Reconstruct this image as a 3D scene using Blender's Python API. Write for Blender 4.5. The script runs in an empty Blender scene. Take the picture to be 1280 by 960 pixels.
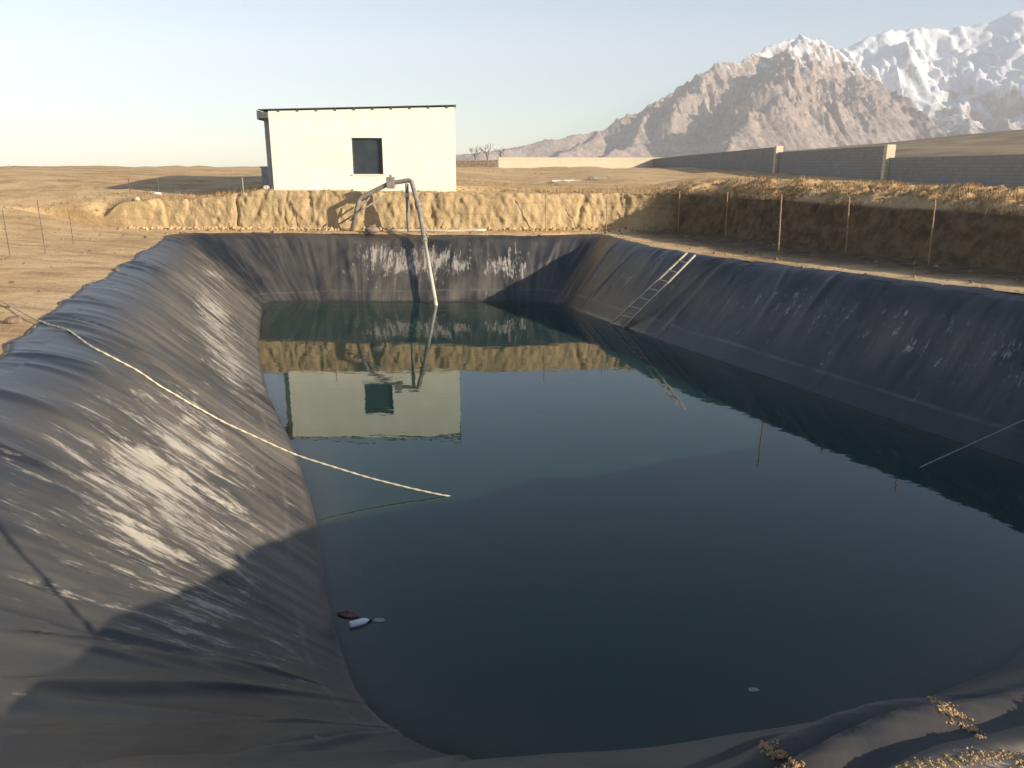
import bpy, bmesh, math, random
import numpy as np
from mathutils import Vector, Matrix
random.seed(7); rng = np.random.default_rng(11)
R = math.radians
scene = bpy.context.scene
C = scene.collection

# ---------------------------------------------------------------- camera maths
F = 990.0; PITCH = R(15.5); EYE = 5.27
def bp(px, py, h=0.0, d=None):
    """photo pixel -> world point, at height h or at forward distance d"""
    u = (px - 640) / F; v = (py - 480) / F
    fw = math.cos(PITCH) - v * math.sin(PITCH); dn = math.sin(PITCH) + v * math.cos(PITCH)
    t = (EYE - h) / dn if d is None else d / fw
    return Vector((u * t, fw * t, EYE - dn * t))

SUN_A = R(28); SUN_E = R(17.5)
TO_SUN = Vector((math.cos(SUN_E) * math.cos(SUN_A), -math.cos(SUN_E) * math.sin(SUN_A), math.sin(SUN_E)))

# ---------------------------------------------------------------- noise
def _h(i, j, k, s):
    n = (i.astype(np.int64) * 73856093) ^ (j.astype(np.int64) * 19349663) ^ (k.astype(np.int64) * 83492791) ^ (s * 2654435761)
    n = (n & 0xffffffff).astype(np.uint64)
    n = ((n ^ (n >> np.uint64(15))) * np.uint64(0x2c1b3c6d)) & np.uint64(0xffffffff)
    n = ((n ^ (n >> np.uint64(12))) * np.uint64(0x297a2d39)) & np.uint64(0xffffffff)
    n = n ^ (n >> np.uint64(15))
    return n.astype(np.float64) / 4294967295.0
def vnoise(x, y, z=0.0, s=1):
    x = np.asarray(x, float); y = np.asarray(y, float); z = np.zeros_like(x) + z
    x, y = np.broadcast_arrays(x, y); z = np.broadcast_to(z, x.shape)
    xi = np.floor(x); yi = np.floor(y); zi = np.floor(z)
    fx = x - xi; fy = y - yi; fz = z - zi
    fx = fx * fx * (3 - 2 * fx); fy = fy * fy * (3 - 2 * fy); fz = fz * fz * (3 - 2 * fz)
    r = 0
    for a in (0, 1):
        for b in (0, 1):
            for c in (0, 1):
                w = (fx if a else 1 - fx) * (fy if b else 1 - fy) * (fz if c else 1 - fz)
                r = r + w * _h(xi + a, yi + b, zi + c, s)
    return r * 2 - 1
def fbm(x, y, z=0.0, o=4, s=1, g=0.5):
    r = 0; a = 1; t = 0
    for i in range(o):
        f = 2.03 ** i
        r = r + a * vnoise(np.asarray(x) * f + i * 17.3, np.asarray(y) * f - i * 9.1, np.asarray(z) * f, s + i); t += a; a *= g
    return r / t
def ridged(x, y, o=5, s=1):
    r = 0; a = 1; t = 0; w = 1.0
    for i in range(o):
        f = 2.07 ** i
        n = 1 - np.abs(vnoise(x * f + i * 5.7, y * f + i * 3.1, 0.0, s + i))
        n = n * n * w; w = np.clip(n * 1.6, 0, 1)
        r = r + a * n; t += a; a *= 0.5
    return r / t
def sstep(a, b, x):
    t = np.clip((x - a) / (b - a), 0, 1); return t * t * (3 - 2 * t)

# ---------------------------------------------------------------- object helpers
def link(o, parent=None):
    C.objects.link(o)
    if parent is not None: o.parent = parent
    return o
def tag(o, label=None, cat=None, group=None, kind=None):
    if label: o['label'] = label
    if cat: o['category'] = cat
    if group: o['group'] = group
    if kind: o['kind'] = kind
    return o
def empty(name, loc, rz=0.0):
    o = bpy.data.objects.new(name, None); o.empty_display_size = 0.3
    o.location = loc; o.rotation_euler = (0, 0, rz); return link(o)
def copy_tree(o, parent=None):
    c = o.copy(); link(c, parent)
    for ch in list(o.children): copy_tree(ch, c)
    return c
def np_mesh(name, verts, quads, mat, parent=None, smooth=True, uvs=None, attrs=None, tris=None):
    me = bpy.data.meshes.new(name)
    verts = np.asarray(verts, np.float32).reshape(-1, 3)
    faces = []
    nq = 0 if quads is None else len(quads); nt = 0 if tris is None else len(tris)
    idx = np.concatenate([np.asarray(q, np.int32).ravel() for q in (quads, tris) if q is not None and len(q)])
    tot = np.concatenate([np.full(nq, 4, np.int32), np.full(nt, 3, np.int32)])
    st = np.concatenate([[0], np.cumsum(tot)[:-1]]).astype(np.int32)
    me.vertices.add(len(verts)); me.vertices.foreach_set('co', verts.ravel())
    me.loops.add(len(idx)); me.loops.foreach_set('vertex_index', idx)
    me.polygons.add(len(tot)); me.polygons.foreach_set('loop_start', st); me.polygons.foreach_set('loop_total', tot)
    me.polygons.foreach_set('use_smooth', np.full(len(tot), smooth, bool))
    if uvs is not None:
        l = me.uv_layers.new(name='UVMap'); l.data.foreach_set('uv', np.asarray(uvs, np.float32)[idx].ravel())
    for k, v in (attrs or {}).items():
        a = me.attributes.new(k, 'FLOAT', 'POINT'); a.data.foreach_set('value', np.asarray(v, np.float32).ravel())
    me.update(); me.validate()
    me.materials.append(mat)
    return link(bpy.data.objects.new(name, me), parent)
def grid_quads(nr, nc, wrap=False):
    r = np.arange(nr - 1)[:, None]; c = np.arange(nc if wrap else nc - 1)[None, :]
    c2 = (c + 1) % nc
    return np.stack([r * nc + c, r * nc + c2, (r + 1) * nc + c2, (r + 1) * nc + c], -1).reshape(-1, 4)

class MB:
    """collects shapes into one mesh"""
    def __init__(s): s.bm = bmesh.new()
    def box(s, x0, x1, y0, y1, z0, z1, bev=0.0, jit=0.0):
        b = bmesh.new()
        vs = [b.verts.new((x, y, z)) for z in (z0, z1) for y in (y0, y1) for x in (x0, x1)]
        for f in ((0, 2, 3, 1), (4, 5, 7, 6), (0, 1, 5, 4), (1, 3, 7, 5), (3, 2, 6, 7), (2, 0, 4, 6)):
            b.faces.new([vs[i] for i in f])
        if bev: bmesh.ops.bevel(b, geom=b.edges[:] , offset=bev, segments=2, affect='EDGES', profile=0.5)
        s.merge(b); return s
    def merge(s, b, m=None):
        if m is not None: bmesh.ops.transform(b, matrix=m, verts=b.verts)
        me = bpy.data.meshes.new('tmp'); b.to_mesh(me); b.free(); s.bm.from_mesh(me); bpy.data.meshes.remove(me)
    def tube(s, pts, r, n=10, cap=True):
        pts = [Vector(p) for p in pts]; rr = r if isinstance(r, (list, tuple)) else [r] * len(pts)
        rings = []; up = None
        for i, p in enumerate(pts):
            d = (pts[min(i + 1, len(pts) - 1)] - pts[max(i - 1, 0)]).normalized()
            if up is None:
                up = d.orthogonal().normalized()
            else:
                up = (up - d * up.dot(d)).normalized()
            v = d.cross(up)
            rings.append([s.bm.verts.new(p + (up * math.cos(2 * math.pi * k / n) + v * math.sin(2 * math.pi * k / n)) * rr[i]) for k in range(n)])
        for a, b in zip(rings, rings[1:]):
            for k in range(n):
                f = s.bm.faces.new((a[k], a[(k + 1) % n], b[(k + 1) % n], b[k])); f.smooth = True
        if cap:
            s.bm.faces.new(rings[0][::-1]); s.bm.faces.new(rings[-1])
        return s
    def build(s, name, mat, parent=None):
        bmesh.ops.recalc_face_normals(s.bm, faces=s.bm.faces)
        me = bpy.data.meshes.new(name); s.bm.to_mesh(me); s.bm.free(); me.materials.append(mat)
        return link(bpy.data.objects.new(name, me), parent)
def rock_mesh(name, size, mat, seed=0, sub=3, parent=None, rough=0.3):
    b = bmesh.new(); bmesh.ops.create_icosphere(b, subdivisions=sub, radius=1)
    co = np.array([v.co[:] for v in b.verts])
    n = fbm(co[:, 0] * 1.3 + seed, co[:, 1] * 1.3, co[:, 2] * 1.3, 3, seed + 3)
    co = co * (1 + rough * n)[:, None] * np.array(size)
    for v, c in zip(b.verts, co): v.co = c
    me = bpy.data.meshes.new(name); b.to_mesh(me); b.free(); me.materials.append(mat)
    return link(bpy.data.objects.new(name, me), parent)

# ---------------------------------------------------------------- materials
class NT:
    def __init__(s, name):
        s.m = bpy.data.materials.new(name); s.m.use_nodes = True
        s.t = s.m.node_tree; s.n = s.t.nodes; s.l = s.t.links
        s.bsdf = s.n['Principled BSDF']; s.out = s.n['Material Output']
    def new(s, typ, **kw):
        n = s.n.new(typ)
        for k, v in kw.items(): setattr(n, k, v)
        return n
    def set(s, sock, v):
        if isinstance(v, bpy.types.NodeSocket): s.l.new(v, sock)
        elif isinstance(v, (tuple, list)) and len(v) == 3 and sock.type == 'RGBA': sock.default_value = (*v, 1)
        else: sock.default_value = v
    def coord(s, kind='Object', scale=(1, 1, 1), rot=(0, 0, 0)):
        c = s.new('ShaderNodeTexCoord'); mp = s.new('ShaderNodeMapping')
        mp.inputs['Scale'].default_value = scale; mp.inputs['Rotation'].default_value = rot
        s.l.new(c.outputs[kind], mp.inputs['Vector']); return mp.outputs['Vector']
    def noise(s, vec, scale=1.0, detail=6, rough=0.55, dist=0.0):
        n = s.new('ShaderNodeTexNoise'); s.l.new(vec, n.inputs['Vector'])
        n.inputs['Scale'].default_value = scale; n.inputs['Detail'].default_value = detail
        n.inputs['Roughness'].default_value = rough; n.inputs['Distortion'].default_value = dist
        return n.outputs['Fac']
    def ramp(s, fac, a, b, lo=0.0, hi=1.0):
        n = s.new('ShaderNodeMapRange', interpolation_type='SMOOTHSTEP'); s.l.new(fac, n.inputs['Value'])
        n.inputs['From Min'].default_value = a; n.inputs['From Max'].default_value = b
        n.inputs['To Min'].default_value = lo; n.inputs['To Max'].default_value = hi
        return n.outputs['Result']
    def math(s, op, a, b=0.0):
        n = s.new('ShaderNodeMath', operation=op); s.set(n.inputs[0], a); s.set(n.inputs[1], b); return n.outputs[0]
    def mix(s, fac, a, b):
        n = s.new('ShaderNodeMix', data_type='RGBA'); s.set(n.inputs['Factor'], fac)
        s.set(n.inputs[6], a); s.set(n.inputs[7], b); return n.outputs[2]
    def bump(s, h, strength=0.5, dist=0.02, normal=None):
        n = s.new('ShaderNodeBump'); s.l.new(h, n.inputs['Height'])
        n.inputs['Strength'].default_value = strength; n.inputs['Distance'].default_value = dist
        if normal is not None: s.l.new(normal, n.inputs['Normal'])
        return n.outputs['Normal']
    def done(s, col, rough=0.9, normal=None, spec=0.3, metal=0.0):
        b = s.bsdf; s.set(b.inputs['Base Color'], col); s.set(b.inputs['Roughness'], rough)
        if normal is not None: s.l.new(normal, b.inputs['Normal'])
        s.set(b.inputs['Specular IOR Level'], spec); b.inputs['Metallic'].default_value = metal
        return s.m

def mat_simple(name, a, b, scale=4.0, rough=0.8, bump=0.2, dist=0.01, spec=0.3, metal=0.0, stretch=(1, 1, 1)):
    t = NT(name); v = t.coord('Object', stretch); f = t.noise(v, scale, 6, 0.6)
    f2 = t.noise(v, scale * 7, 4, 0.6)
    return t.done(t.mix(t.ramp(f, 0.35, 0.68), a, b), rough, t.bump(f2, bump, dist), spec, metal)

def mat_ground():
    t = NT('dirt'); v = t.coord('Object')
    big = t.noise(v, 0.16, 5, 0.6); mid = t.noise(v, 1.1, 7, 0.62, 0.3); fine = t.noise(v, 9.0, 6, 0.7)
    vs = t.coord('Object', (0.35, 1.3, 1.0), (0, 0, R(20))); streak = t.noise(vs, 0.7, 7, 0.65)
    col = t.mix(t.ramp(mid, 0.3, 0.7), (0.47, 0.305, 0.15), (0.68, 0.47, 0.25))
    col = t.mix(t.ramp(big, 0.45, 0.62, 0, 0.75), col, (0.72, 0.52, 0.29))
    col = t.mix(t.ramp(streak, 0.48, 0.66, 0, 0.8), col, (0.37, 0.235, 0.12))
    col = t.mix(t.ramp(fine, 0.54, 0.68, 0, 0.75), col, (0.15, 0.10, 0.06))
    # exposed cut faces are a yellower clay, the right cut's shade is painted in as darker soil
    at = t.new('ShaderNodeAttribute', attribute_name='face'); 
    vert = t.noise(t.coord('Object', (1.6, 1.6, 0.5)), 1.8, 6, 0.65)
    clay = t.mix(t.ramp(vert, 0.35, 0.65), (0.46, 0.325, 0.17), (0.56, 0.405, 0.22))
    layers = t.noise(t.coord('Object', (0.15, 0.15, 3.5)), 1.6, 5, 0.6)
    clay = t.mix(t.ramp(layers, 0.5, 0.72, 0, 0.45), clay, (0.26, 0.17, 0.10))
    col = t.mix(at.outputs['Fac'], col, clay)
    at2 = t.new('ShaderNodeAttribute', attribute_name='right_shade')
    cut_shade = t.mix(t.ramp(t.noise(v, 2.3, 6, 0.7), 0.35, 0.65), (0.105, 0.074, 0.047), (0.20, 0.142, 0.085))
    col = t.mix(at2.outputs['Fac'], col, cut_shade)
    nb = t.bump(mid, 0.5, 0.16); nb = t.bump(fine, 0.9, 0.06, nb); nb = t.bump(t.noise(v, 34, 3, 0.7), 0.5, 0.012, nb)
    return t.done(col, 0.95, nb, 0.12)

def mat_liner():
    t = NT('geomembrane'); uv = t.new('ShaderNodeUVMap', uv_map='UVMap').outputs['UV']
    def mp(sx, sy):
        m = t.new('ShaderNodeMapping'); m.inputs['Scale'].default_value = (sx, sy, 1); t.l.new(uv, m.inputs['Vector']); return m.outputs['Vector']
    sep = t.new('ShaderNodeSeparateXYZ'); t.l.new(uv, sep.inputs[0]); V = sep.outputs['Y']
    dust = t.new('ShaderNodeAttribute', attribute_name='dust').outputs['Fac']
    film = t.new('ShaderNodeAttribute', attribute_name='film').outputs['Fac']
    blot = t.noise(mp(0.55, 0.35), 1.0, 7, 0.62, 0.4)
    run = t.noise(mp(2.6, 0.28), 1.0, 6, 0.6, 0.2)
    col = t.mix(t.ramp(blot, 0.3, 0.7), (0.011, 0.0135, 0.019), (0.028, 0.029, 0.031))
    filmc = t.mix(t.ramp(run, 0.3, 0.7), (0.072, 0.061, 0.050), (0.172, 0.147, 0.117))
    ff = t.math('MULTIPLY', film, t.ramp(t.math('ADD', t.math('MULTIPLY', run, 0.28), t.math('MULTIPLY', blot, 0.82)), 0.33, 0.72))
    col = t.mix(ff, col, filmc)
    # chalky runs down the slope
    s1 = t.noise(mp(5.0, 1.0), 1.0, 6, 0.66, 0.25); s2 = t.noise(mp(16.0, 5.0), 1.0, 5, 0.7); s3 = t.noise(mp(1.9, 1.7), 1.0, 7, 0.7, 0.5)
    s = t.math('ADD', t.math('ADD', t.math('MULTIPLY', s1, 1.15), t.math('MULTIPLY', s2, 0.65)), t.math('MULTIPLY', s3, 0.62))
    m = t.math('ADD', s, t.math('MULTIPLY', dust, 0.36))
    white = t.ramp(m, 1.41, 1.66)
    col = t.mix(t.math('MULTIPLY', white, 0.88), col, (0.42, 0.375, 0.31))
    # old water mark
    w = t.math('ABSOLUTE', t.math('SUBTRACT', t.math('ADD', V, t.math('MULTIPLY', t.noise(mp(0.35, 0.0), 1.0, 4), 0.16)), 0.62))
    line = t.math('MULTIPLY', t.ramp(w, 0.0, 0.075, 1, 0), t.ramp(t.noise(mp(1.1, 0.3), 1.0, 4), 0.4, 0.6, 0.15, 0.6))
    col = t.mix(line, col, (0.13, 0.12, 0.105))
    # wet band at the water
    wet = t.ramp(V, 0.03, 0.16, 1, 0)
    col = t.mix(t.math('MULTIPLY', wet, 0.7), col, (0.028, 0.032, 0.032))
    mud = t.new('ShaderNodeAttribute', attribute_name='mud').outputs['Fac']
    mudc = t.mix(t.ramp(mud, 0.55, 0.95), (0.055, 0.043, 0.033), (0.52, 0.40, 0.27))
    col = t.mix(t.math('MULTIPLY', mud, t.ramp(t.noise(mp(3.2, 3.2), 1.0, 6, 0.7), 0.36, 0.56)), col, mudc)
    rough = t.math('ADD', 0.36, t.math('MULTIPLY', t.math('MAXIMUM', ff, t.math('MAXIMUM', white, mud)), 0.4))
    rough = t.math('SUBTRACT', rough, t.math('MULTIPLY', wet, 0.15))
    nb = t.bump(t.noise(mp(3.0, 0.45), 1.0, 4, 0.5), 0.05, 0.03)
    nb = t.bump(t.noise(mp(1.2, 1.6), 1.0, 5, 0.55), 0.25, 0.06, nb)
    nb = t.bump(t.noise(mp(30, 22), 1.0, 3, 0.6), 0.2, 0.008, nb)
    return t.done(col, rough, nb, 0.6)

def mat_water():
    t = NT('murky_water'); n = t.n; v = t.coord('Object')
    r1 = t.noise(t.coord('Object', (1.0, 1.5, 1.0), (0, 0, R(12))), 1.2, 3, 0.5); r2 = t.noise(v, 7.0, 3, 0.5)
    nb = t.bump(r1, 0.15, 0.02); nb = t.bump(r2, 0.07, 0.004, nb)
    sh = t.new('ShaderNodeAttribute', attribute_name='shallow').outputs['Fac']
    dif = t.new('ShaderNodeBsdfDiffuse'); t.set(dif.inputs['Color'], t.mix(sh, (0.008, 0.033, 0.029), (0.085, 0.088, 0.062)))
    tr = t.new('ShaderNodeBsdfTransparent'); tr.inputs['Color'].default_value = (0.62, 0.70, 0.60, 1)
    body = t.new('ShaderNodeMixShader'); t.set(body.inputs[0], t.math('MULTIPLY', t.math('POWER', sh, 2.0), 0.75)); t.l.new(dif.outputs[0], body.inputs[1]); t.l.new(tr.outputs[0], body.inputs[2])
    gl = t.new('ShaderNodeBsdfGlossy'); gl.inputs['Roughness'].default_value = 0.015; gl.inputs['Color'].default_value = (0.98, 0.98, 0.98, 1); t.l.new(nb, gl.inputs['Normal'])
    fr = t.new('ShaderNodeFresnel'); fr.inputs['IOR'].default_value = 1.37; t.l.new(nb, fr.inputs['Normal'])
    mx = t.new('ShaderNodeMixShader'); t.l.new(fr.outputs[0], mx.inputs[0]); t.l.new(body.outputs[0], mx.inputs[1]); t.l.new(gl.outputs[0], mx.inputs[2])
    n.remove(t.bsdf); t.l.new(mx.outputs[0], t.out.inputs['Surface']); return t.m

def mat_plaster():
    t = NT('cream_plaster'); v = t.coord('Object')
    big = t.noise(v, 0.9, 5, 0.6); run = t.noise(t.coord('Object', (3.0, 3.0, 0.35)), 1.2, 6, 0.65); fine = t.noise(v, 22, 5, 0.6)
    col = t.mix(t.ramp(big, 0.35, 0.7), (0.77, 0.78, 0.645), (0.84, 0.85, 0.715))
    col = t.mix(t.ramp(run, 0.6, 0.8, 0, 0.35), col, (0.66, 0.63, 0.48))
    sep = t.new('ShaderNodeSeparateXYZ'); t.l.new(t.coord('Object'), sep.inputs[0])
    low = t.math('ADD', sep.outputs['Z'], t.math('MULTIPLY', t.noise(v, 2.2, 5, 0.6), 0.55))
    col = t.mix(t.ramp(low, 0.3, 0.62, 0.6, 0), col, (0.55, 0.43, 0.28))
    return t.done(col, 0.9, t.bump(fine, 0.25, 0.008), 0.2)

def mat_block(name, a, b, mortar, along):
    t = NT(name); v = t.coord('Object')
    br = t.new('ShaderNodeTexBrick'); 
    cv = t.new('ShaderNodeCombineXYZ'); sp = t.new('ShaderNodeSeparateXYZ'); t.l.new(v, sp.inputs[0])
    t.l.new(sp.outputs['X' if along == 'x' else 'Y'], cv.inputs['X']); t.l.new(sp.outputs['Z'], cv.inputs['Y'])
    t.l.new(cv.outputs[0], br.inputs['Vector'])
    br.inputs['Scale'].default_value = 1.0; br.inputs['Brick Width'].default_value = 0.42; br.inputs['Row Height'].default_value = 0.21
    br.inputs['Mortar Size'].default_value = 0.014
    t.set(br.inputs['Color1'], a); t.set(br.inputs['Color2'], b); t.set(br.inputs['Mortar'], mortar)
    f = t.noise(v, 1.3, 6, 0.65)
    col = t.mix(t.ramp(f, 0.4, 0.75, 0, 0.5), br.outputs['Color'], mortar)
    return t.done(col, 0.95, t.bump(br.outputs['Fac'], -0.4, 0.01), 0.15)

def mat_mountain(name, snow_lo, snow_hi, nb_amt, patchy=1.0):
    t = NT(name); g = t.new('ShaderNodeNewGeometry'); v = t.coord('Object')
    sp = t.new('ShaderNodeSeparateXYZ'); t.l.new(g.outputs['Position'], sp.inputs[0])
    sn = t.new('ShaderNodeSeparateXYZ'); t.l.new(g.outputs['Normal'], sn.inputs[0])
    big = t.noise(v, 0.004, 6, 0.65); mid = t.noise(v, 0.018, 7, 0.7, 0.4); fine = t.noise(v, 0.07, 5, 0.7)
    rock = t.mix(t.ramp(mid, 0.3, 0.7), (0.20, 0.15, 0.125), (0.46, 0.365, 0.315))
    rock = t.mix(t.ramp(big, 0.45, 0.7, 0, 0.6), rock, (0.30, 0.25, 0.21))
    rock = t.mix(t.ramp(fine, 0.48, 0.64, 0, 0.7), rock, (0.14, 0.11, 0.095))
    # snow lies by height, gentle slope and in the gullies
    s = t.math('ADD', t.ramp(sp.outputs['Z'], snow_lo, snow_hi), t.math('MULTIPLY', t.math('SUBTRACT', mid, 0.5), 1.5 * patchy))
    s = t.math('ADD', s, t.math('MULTIPLY', t.math('SUBTRACT', sn.outputs['Z'], 0.72), 0.9))
    s = t.math('ADD', s, t.math('MULTIPLY', t.math('SUBTRACT', t.noise(t.coord('Object', (1, 0.35, 0.35)), 0.012, 5, 0.65), 0.5), 1.2 * patchy))
    col = t.mix(t.ramp(s, 0.5, 0.95), rock, (0.74, 0.76, 0.80))
    return t.done(col, 0.95, t.bump(mid, nb_amt, 12.0, t.bump(fine, nb_amt, 4.0)), 0.1)

M = {}
M['dirt'] = mat_ground(); M['liner'] = mat_liner(); M['water'] = mat_water(); M['plaster'] = mat_plaster()
M['concrete'] = mat_simple('bare_concrete', (0.30, 0.27, 0.22), (0.44, 0.39, 0.31), 2.5, 0.95, 0.4, 0.015, 0.1)
M['roof'] = mat_simple('roof_sheet', (0.10, 0.10, 0.105), (0.17, 0.165, 0.16), 3, 0.55, 0.1, 0.004, 0.4, 0.3)
M['timber'] = mat_simple('weathered_timber', (0.10, 0.085, 0.07), (0.19, 0.16, 0.13), 5, 0.85, 0.4, 0.008, 0.2, 0, (6, 6, 0.6))
M['shade_plaster'] = mat_simple('grey_plaster', (0.30, 0.30, 0.30), (0.38, 0.38, 0.37), 2, 0.9, 0.3, 0.01)
M['frame'] = mat_simple('window_frame_paint', (0.06, 0.065, 0.07), (0.10, 0.105, 0.11), 8, 0.5, 0.1, 0.002)
M['glass'] = mat_simple('dark_pane', (0.030, 0.040, 0.050), (0.042, 0.054, 0.066), 2, 0.22, 0.03, 0.002, 0.5)
M['pipe'] = mat_simple('plastic_pipe', (0.50, 0.46, 0.35), (0.60, 0.56, 0.44), 3, 0.45, 0.05, 0.002, 0.4)
M['pipe_dusty'] = mat_simple('dusty_pipe', (0.22, 0.19, 0.165), (0.33, 0.285, 0.24), 6, 0.8, 0.2, 0.004, 0.2)
M['steel'] = mat_simple('rusty_steel', (0.34, 0.20, 0.105), (0.48, 0.31, 0.18), 9, 0.75, 0.3, 0.002, 0.3, 0.2)
M['grey_steel'] = mat_simple('dull_steel', (0.30, 0.29, 0.27), (0.42, 0.41, 0.38), 9, 0.6, 0.2, 0.002, 0.4, 0.3)
M['ladder'] = mat_simple('worn_aluminium', (0.44, 0.37, 0.27), (0.60, 0.52, 0.40), 10, 0.65, 0.15, 0.002, 0.3, 0.1)
M['rope'] = mat_simple('twisted_rope', (0.55, 0.48, 0.33), (0.72, 0.65, 0.48), 30, 0.9, 0.6, 0.004, 0.1)
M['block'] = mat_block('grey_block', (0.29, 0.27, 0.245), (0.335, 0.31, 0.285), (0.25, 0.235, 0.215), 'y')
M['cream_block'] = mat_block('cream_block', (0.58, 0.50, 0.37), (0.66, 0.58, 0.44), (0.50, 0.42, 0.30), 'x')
M['stone'] = mat_simple('field_stone', (0.18, 0.13, 0.09), (0.36, 0.28, 0.20), 3.5, 0.95, 0.8, 0.05, 0.1)
M['pale_stone'] = mat_simple('pale_stone', (0.50, 0.45, 0.36), (0.66, 0.60, 0.50), 5, 0.95, 0.5, 0.01, 0.1)
M['bark'] = mat_simple('bark', (0.09, 0.07, 0.055), (0.16, 0.125, 0.10), 5, 0.95, 0.5, 0.02, 0.1)
M['twig'] = mat_simple('twigs', (0.11, 0.085, 0.07), (0.18, 0.14, 0.115), 5, 0.95, 0.2, 0.01, 0.1)
M['straw'] = mat_simple('dry_grass', (0.27, 0.165, 0.075), (0.52, 0.36, 0.185), 3, 0.95, 0.0, 0.01, 0.1)
M['bottle'] = mat_simple('milky_plastic', (0.72, 0.74, 0.76), (0.82, 0.84, 0.85), 9, 0.35, 0.05, 0.002, 0.5)
M['bag'] = mat_simple('faded_red_bag', (0.10, 0.05, 0.052), (0.17, 0.09, 0.088), 8, 0.6, 0.3, 0.01, 0.4)
M['sheet'] = mat_simple('white_sheet', (0.72, 0.70, 0.64), (0.80, 0.78, 0.72), 4, 0.7, 0.2, 0.01, 0.3)
M['foam'] = mat_simple('scum', (0.26, 0.28, 0.27), (0.36, 0.38, 0.36), 14, 0.7, 0.2, 0.004, 0.3)
M['mountain'] = mat_mountain('mountain_rock', 90, 720, 1.0)
M['snow_mountain'] = mat_mountain('snowy_mountain_rock', -150, 520, 0.55, 0.7)
M['hill'] = mat_simple('dry_hill', (0.22, 0.16, 0.10), (0.34, 0.26, 0.165), 0.03, 0.95, 0.5, 1.0, 0.1)

# ---------------------------------------------------------------- pond loop
# (waterline x, y, liner edge x, y, edge height)
CTRL = [
 (-0.15, 6.0, -0.2, 1.42, 3.72), (-0.75, 6.21, -1.6, 1.15, 3.69), (-1.25, 6.57, -3.5, 1.4, 3.6), (-1.70, 7.26, -5.1, 3.7, 3.42),
 (-2.18, 8.49, -5.75, 6.6, 3.18), (-3.12, 11.47, -6.65, 10.0, 2.90), (-4.02, 13.95, -7.6, 12.4, 2.78), (-5.86, 18.28, -9.35, 17.2, 2.65),
 (-7.32, 22.49, -10.9, 22.2, 2.55), (-8.42, 26.01, -12.4, 27.0, 2.48), (-9.35, 29.3, -13.8, 31.8, 2.42), (-9.83, 30.9, -14.5, 34.5, 2.40),
 (-9.2, 31.25, -12.5, 35.0, 2.40), (-4.8, 31.2, -4.8, 34.3, 2.40), (0.3, 31.3, 0.3, 33.7, 2.40), (1.25, 31.4, 2.6, 34.3, 2.40),
 (1.75, 31.1, 3.75, 34.3, 2.40), (2.3, 29.8, 4.45, 31.5, 2.40), (3.56, 26.69, 5.75, 27.4, 2.40), (5.81, 21.51, 8.15, 22.8, 2.45),
 (8.0, 16.6, 10.4, 18.4, 2.55), (9.3, 13.7, 11.9, 15.0, 2.68), (9.95, 12.4, 13.2, 12.0, 2.85), (9.6, 11.6, 13.0, 10.2, 2.95),
 (8.9, 10.3, 11.4, 8.5, 3.2), (5.2, 7.4, 7.0, 5.2, 3.72), (1.9, 5.75, 2.62, 2.18, 3.94), (0.7, 5.6, 1.10, 1.66, 3.76)]
CT = np.array(CTRL); NCTL = len(CT)
def loop_eval(p):
    """closed Catmull-Rom through the control rows, p in control units"""
    i = np.floor(p).astype(int); f = (p - i)[:, None]
    P0, P1, P2, P3 = (CT[(i + k) % NCTL] for k in (-1, 0, 1, 2))
    d01 = np.linalg.norm((P1 - P0)[:, 2:4], axis=1) ** 0.5 + 1e-6
    d12 = np.linalg.norm((P2 - P1)[:, 2:4], axis=1) ** 0.5 + 1e-6
    d23 = np.linalg.norm((P3 - P2)[:, 2:4], axis=1) ** 0.5 + 1e-6
    d01, d12, d23 = d01[:, None], d12[:, None], d23[:, None]
    m1 = d12 * ((P1 - P0) / d01 - (P2 - P0) / (d01 + d12) + (P2 - P1) / d12)
    m2 = d12 * ((P2 - P1) / d12 - (P3 - P1) / (d12 + d23) + (P3 - P2) / d23)
    f2 = f * f; f3 = f2 * f
    return (2 * f3 - 3 * f2 + 1) * P1 + (f3 - 2 * f2 + f) * m1 + (-2 * f3 + 3 * f2) * P2 + (f3 - f2) * m2
PP = np.linspace(0, NCTL, 6000, endpoint=False)
LL = loop_eval(PP)
def csmooth(a, k):
    w = np.hanning(2 * k + 1); w /= w.sum()
    return np.convolve(np.concatenate([a[-k:], a, a[:k]]), w, 'valid')
dE = np.roll(LL[:, 2:4], -1, 0) - np.roll(LL[:, 2:4], 1, 0)
ang = np.unwrap(np.arctan2(dE[:, 1], dE[:, 0])) + math.pi / 2      # clockwise loop: outward is to the left
tot = ang[-1] - ang[0]
tot = -2 * math.pi
lin = np.linspace(0, 1, 6000, endpoint=False) * tot
ang = csmooth(ang - lin, 120) + lin
NRM = np.stack([np.cos(ang), np.sin(ang)], 1)
def resample(weight_xy, n, wfun=None):
    seg = np.linalg.norm(np.roll(weight_xy, -1, 0) - weight_xy, axis=1)
    if wfun is not None: seg = seg * wfun
    s = np.concatenate([[0], np.cumsum(seg)]); q = np.linspace(0, s[-1], n, endpoint=False)
    return np.interp(q, s, np.arange(6001))
def cint(arr, f):
    i = np.floor(f).astype(int); t = f - i
    a = arr[i % 6000]; b = arr[(i + 1) % 6000]
    if arr.ndim > 1: t = t[:, None]
    return a * (1 - t) + b * t

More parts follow.
